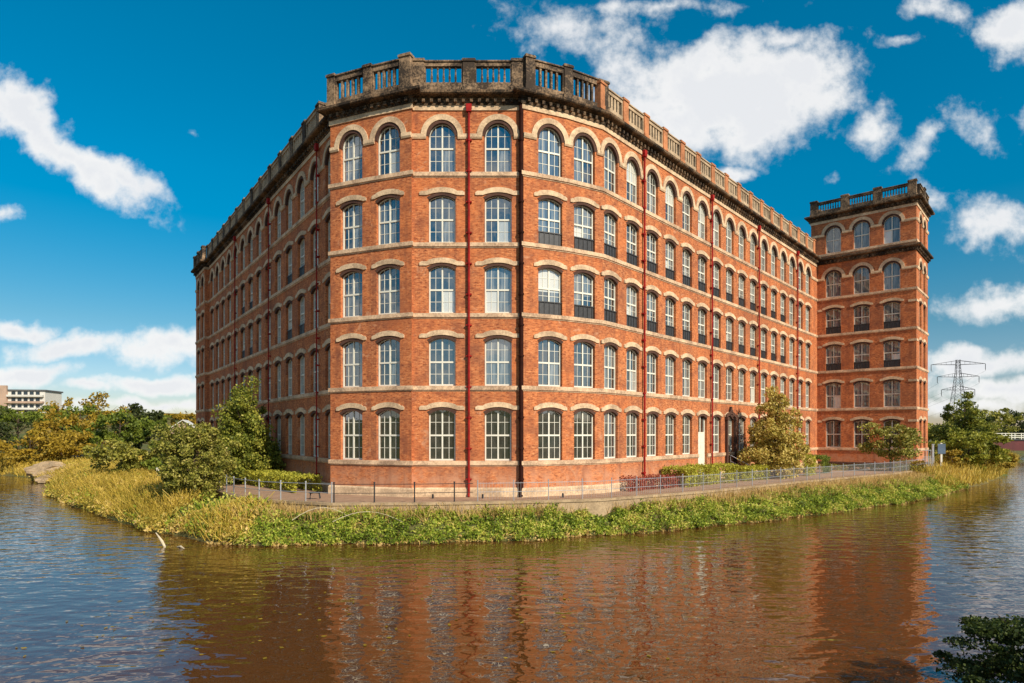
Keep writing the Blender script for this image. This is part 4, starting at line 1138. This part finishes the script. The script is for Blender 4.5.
comb = t.n('ShaderNodeCombineXYZ'); t.l(u, comb.inputs[0]); t.l(v, comb.inputs[1]); t.l(t.math('MULTIPLY', front, 3.0), comb.inputs[2])
uv = comb.outputs[0]
def nzv(scale, detail, off):
    nd = t.n('ShaderNodeTexNoise', i_Scale=scale, i_Detail=detail, i_Roughness=.6); mp = t.n('ShaderNodeMapping'); mp.inputs['Location'].default_value = off
    t.l(uv, mp.inputs['Vector']); t.l(mp.outputs[0], nd.inputs['Vector']); return nd
warp = nzv(5.0, 5, (3, 1, 0)).outputs['Color']
warp = t.vmath('MULTIPLY', t.vmath('SUBTRACT', warp, (.5, .5, .5)), (.11, .09, 0))
uvw = t.vmath('ADD', uv, warp)
blobs = [(60, 148, 125, 24, 35, 1.1), (12, 105, 38, 34, 20, 1.1), (125, 180, 50, 15, 28, 1.0),
         (735, 95, 120, 55, -4, 1.55), (690, 120, 70, 34, 10, 1.1), (800, 72, 58, 40, -10, 1.15), (640, 80, 62, 46, 30, .56), (570, 25, 62, 32, 25, .48), (680, 4, 90, 10, 0, .6), (780, 42, 28, 20, 0, .9),
         (735, 170, 22, 8, -10, .8), (878, 134, 26, 26, 30, .66), (935, 140, 56, 17, -30, .5), (975, 122, 30, 22, 40, .62), (938, 12, 40, 15, 20, .6), (905, 44, 22, 7, 0, .5), (1012, 35, 32, 34, 45, 1.0),
         (1000, 226, 56, 28, 10, .85), (1010, 300, 80, 16, -3, .8), (930, 196, 24, 9, 30, .45), (822, 178, 16, 7, -30, .42),
         (20, 330, 50, 12, 0, 1.1), (75, 343, 70, 13, -6, 1.2), (165, 342, 62, 19, 0, 1.3), (30, 370, 58, 12, -5, 1.2), (155, 380, 60, 9, 0, 1.15), (95, 384, 40, 6, 0, .9), (70, 404, 100, 5, 0, .7), (160, 402, 60, 6, 0, .8), (193, 133, 14, 10, 20, .6), (5, 212, 20, 11, 0, .7),
         (980, 358, 75, 16, -3, 1.1), (1000, 385, 95, 14, 0, 1.0), (960, 403, 70, 10, 0, .85), (270, 345, 90, 16, 0, .9), (1120, 250, 90, 40, 0, 1.1), (-120, 120, 100, 50, 20, 1.1), (1100, 120, 60, 30, 0, 1)]
dens = None
for bx, by, a, b, rot, k in blobs:
    mp = t.n('ShaderNodeMapping'); mp.vector_type = 'TEXTURE'
    mp.inputs['Location'].default_value = ((bx - 512) / 642, (433 - by) / 642, 3.0); mp.inputs['Rotation'].default_value = (0, 0, R(-rot)); mp.inputs['Scale'].default_value = (a / 642 * 1.25, b / 642 * 1.25, 1)
    t.l(uvw, mp.inputs['Vector'])
    ln = t.n('ShaderNodeVectorMath'); ln.operation = 'LENGTH'; t.l(mp.outputs[0], ln.inputs[0])
    val = t.math('MULTIPLY', t.math('SUBTRACT', 1.0, ln.outputs['Value']), k)
    dens = val if dens is None else t.math('MAXIMUM', dens, val)
# unseen generic clouds behind camera and at sides, added for reflections and white fill
gen = t.math('MULTIPLY', t.math('SUBTRACT', nzv(1.6, 4, (7, 2, 0)).outputs['Fac'], .44), 3.0)
gen = t.math('SUBTRACT', gen, t.math('MULTIPLY', t.math('MULTIPLY', front, t.math('LESS_THAN', t.math('ABSOLUTE', u), .92)), 9.0))
dens = t.math('MAXIMUM', dens, gen)
fb = nzv(9.0, 8, (1, 5, 0)).outputs['Fac']; fb2 = nzv(28.0, 6, (4, 2, 0)).outputs['Fac']
dn = t.math('ADD', dens, t.math('MULTIPLY', t.math('SUBTRACT', fb, .52), 2.3)); dn = t.math('ADD', dn, t.math('MULTIPLY', t.math('SUBTRACT', fb2, .5), .9))
nd = t.n('ShaderNodeMapRange'); nd.interpolation_type = 'SMOOTHSTEP'; nd.inputs['From Min'].default_value = .0; nd.inputs['From Max'].default_value = .78; t.l(dn, nd.inputs['Value'])
up = t.math('GREATER_THAN', sep.outputs[2], -.01)
alpha = t.math('MULTIPLY', t.math('MULTIPLY', nd.outputs[0], up), .96)
shade = t.ramp(t.math('ADD', dn, t.math('MULTIPLY', t.math('SUBTRACT', nzv(6, 5, (9, 9, 0)).outputs['Fac'], .5), 1.2)), [(.3, (7.9, 7.8, 7.6)), (1.0, (6.6, 6.7, 6.9))])
col = t.mix(alpha, skyc, shade)
bg = t.n('ShaderNodeBackground', i_Strength=.10); t.l(col, bg.inputs[0])
out = t.n('ShaderNodeOutputWorld'); t.l(bg.outputs[0], out.inputs[0])

sl = bpy.data.lights.new('sun', 'SUN'); sl.energy = 4.6; sl.angle = R(.55); sl.color = (1, .91, .75)
so = bpy.data.objects.new('sun', sl); C.objects.link(so)
from mathutils import Vector
so.rotation_euler = Vector(sun_dir).to_track_quat('Z', 'Y').to_euler(); so.location = (30, -30, 60)

# ------------------------------------------------------------------ CAMERA
cd = bpy.data.cameras.new('camera'); cam = bpy.data.objects.new('camera', cd); C.objects.link(cam)
cam.location = (0, 0, EYE); cam.rotation_euler = (R(90), 0, 0)
cd.sensor_width = 36; cd.lens = 642 / 1024 * 36; cd.shift_y = 91.5 / 1024; cd.clip_end = 9000; cd.clip_start = .1
sc = bpy.context.scene; sc.camera = cam
sc.view_settings.view_transform = 'Standard'; sc.view_settings.look = 'None'; sc.view_settings.gamma = 1; sc.view_settings.exposure = .35
sc.render.engine = 'CYCLES'; sc.cycles.max_bounces = 6; sc.cycles.use_denoising = True
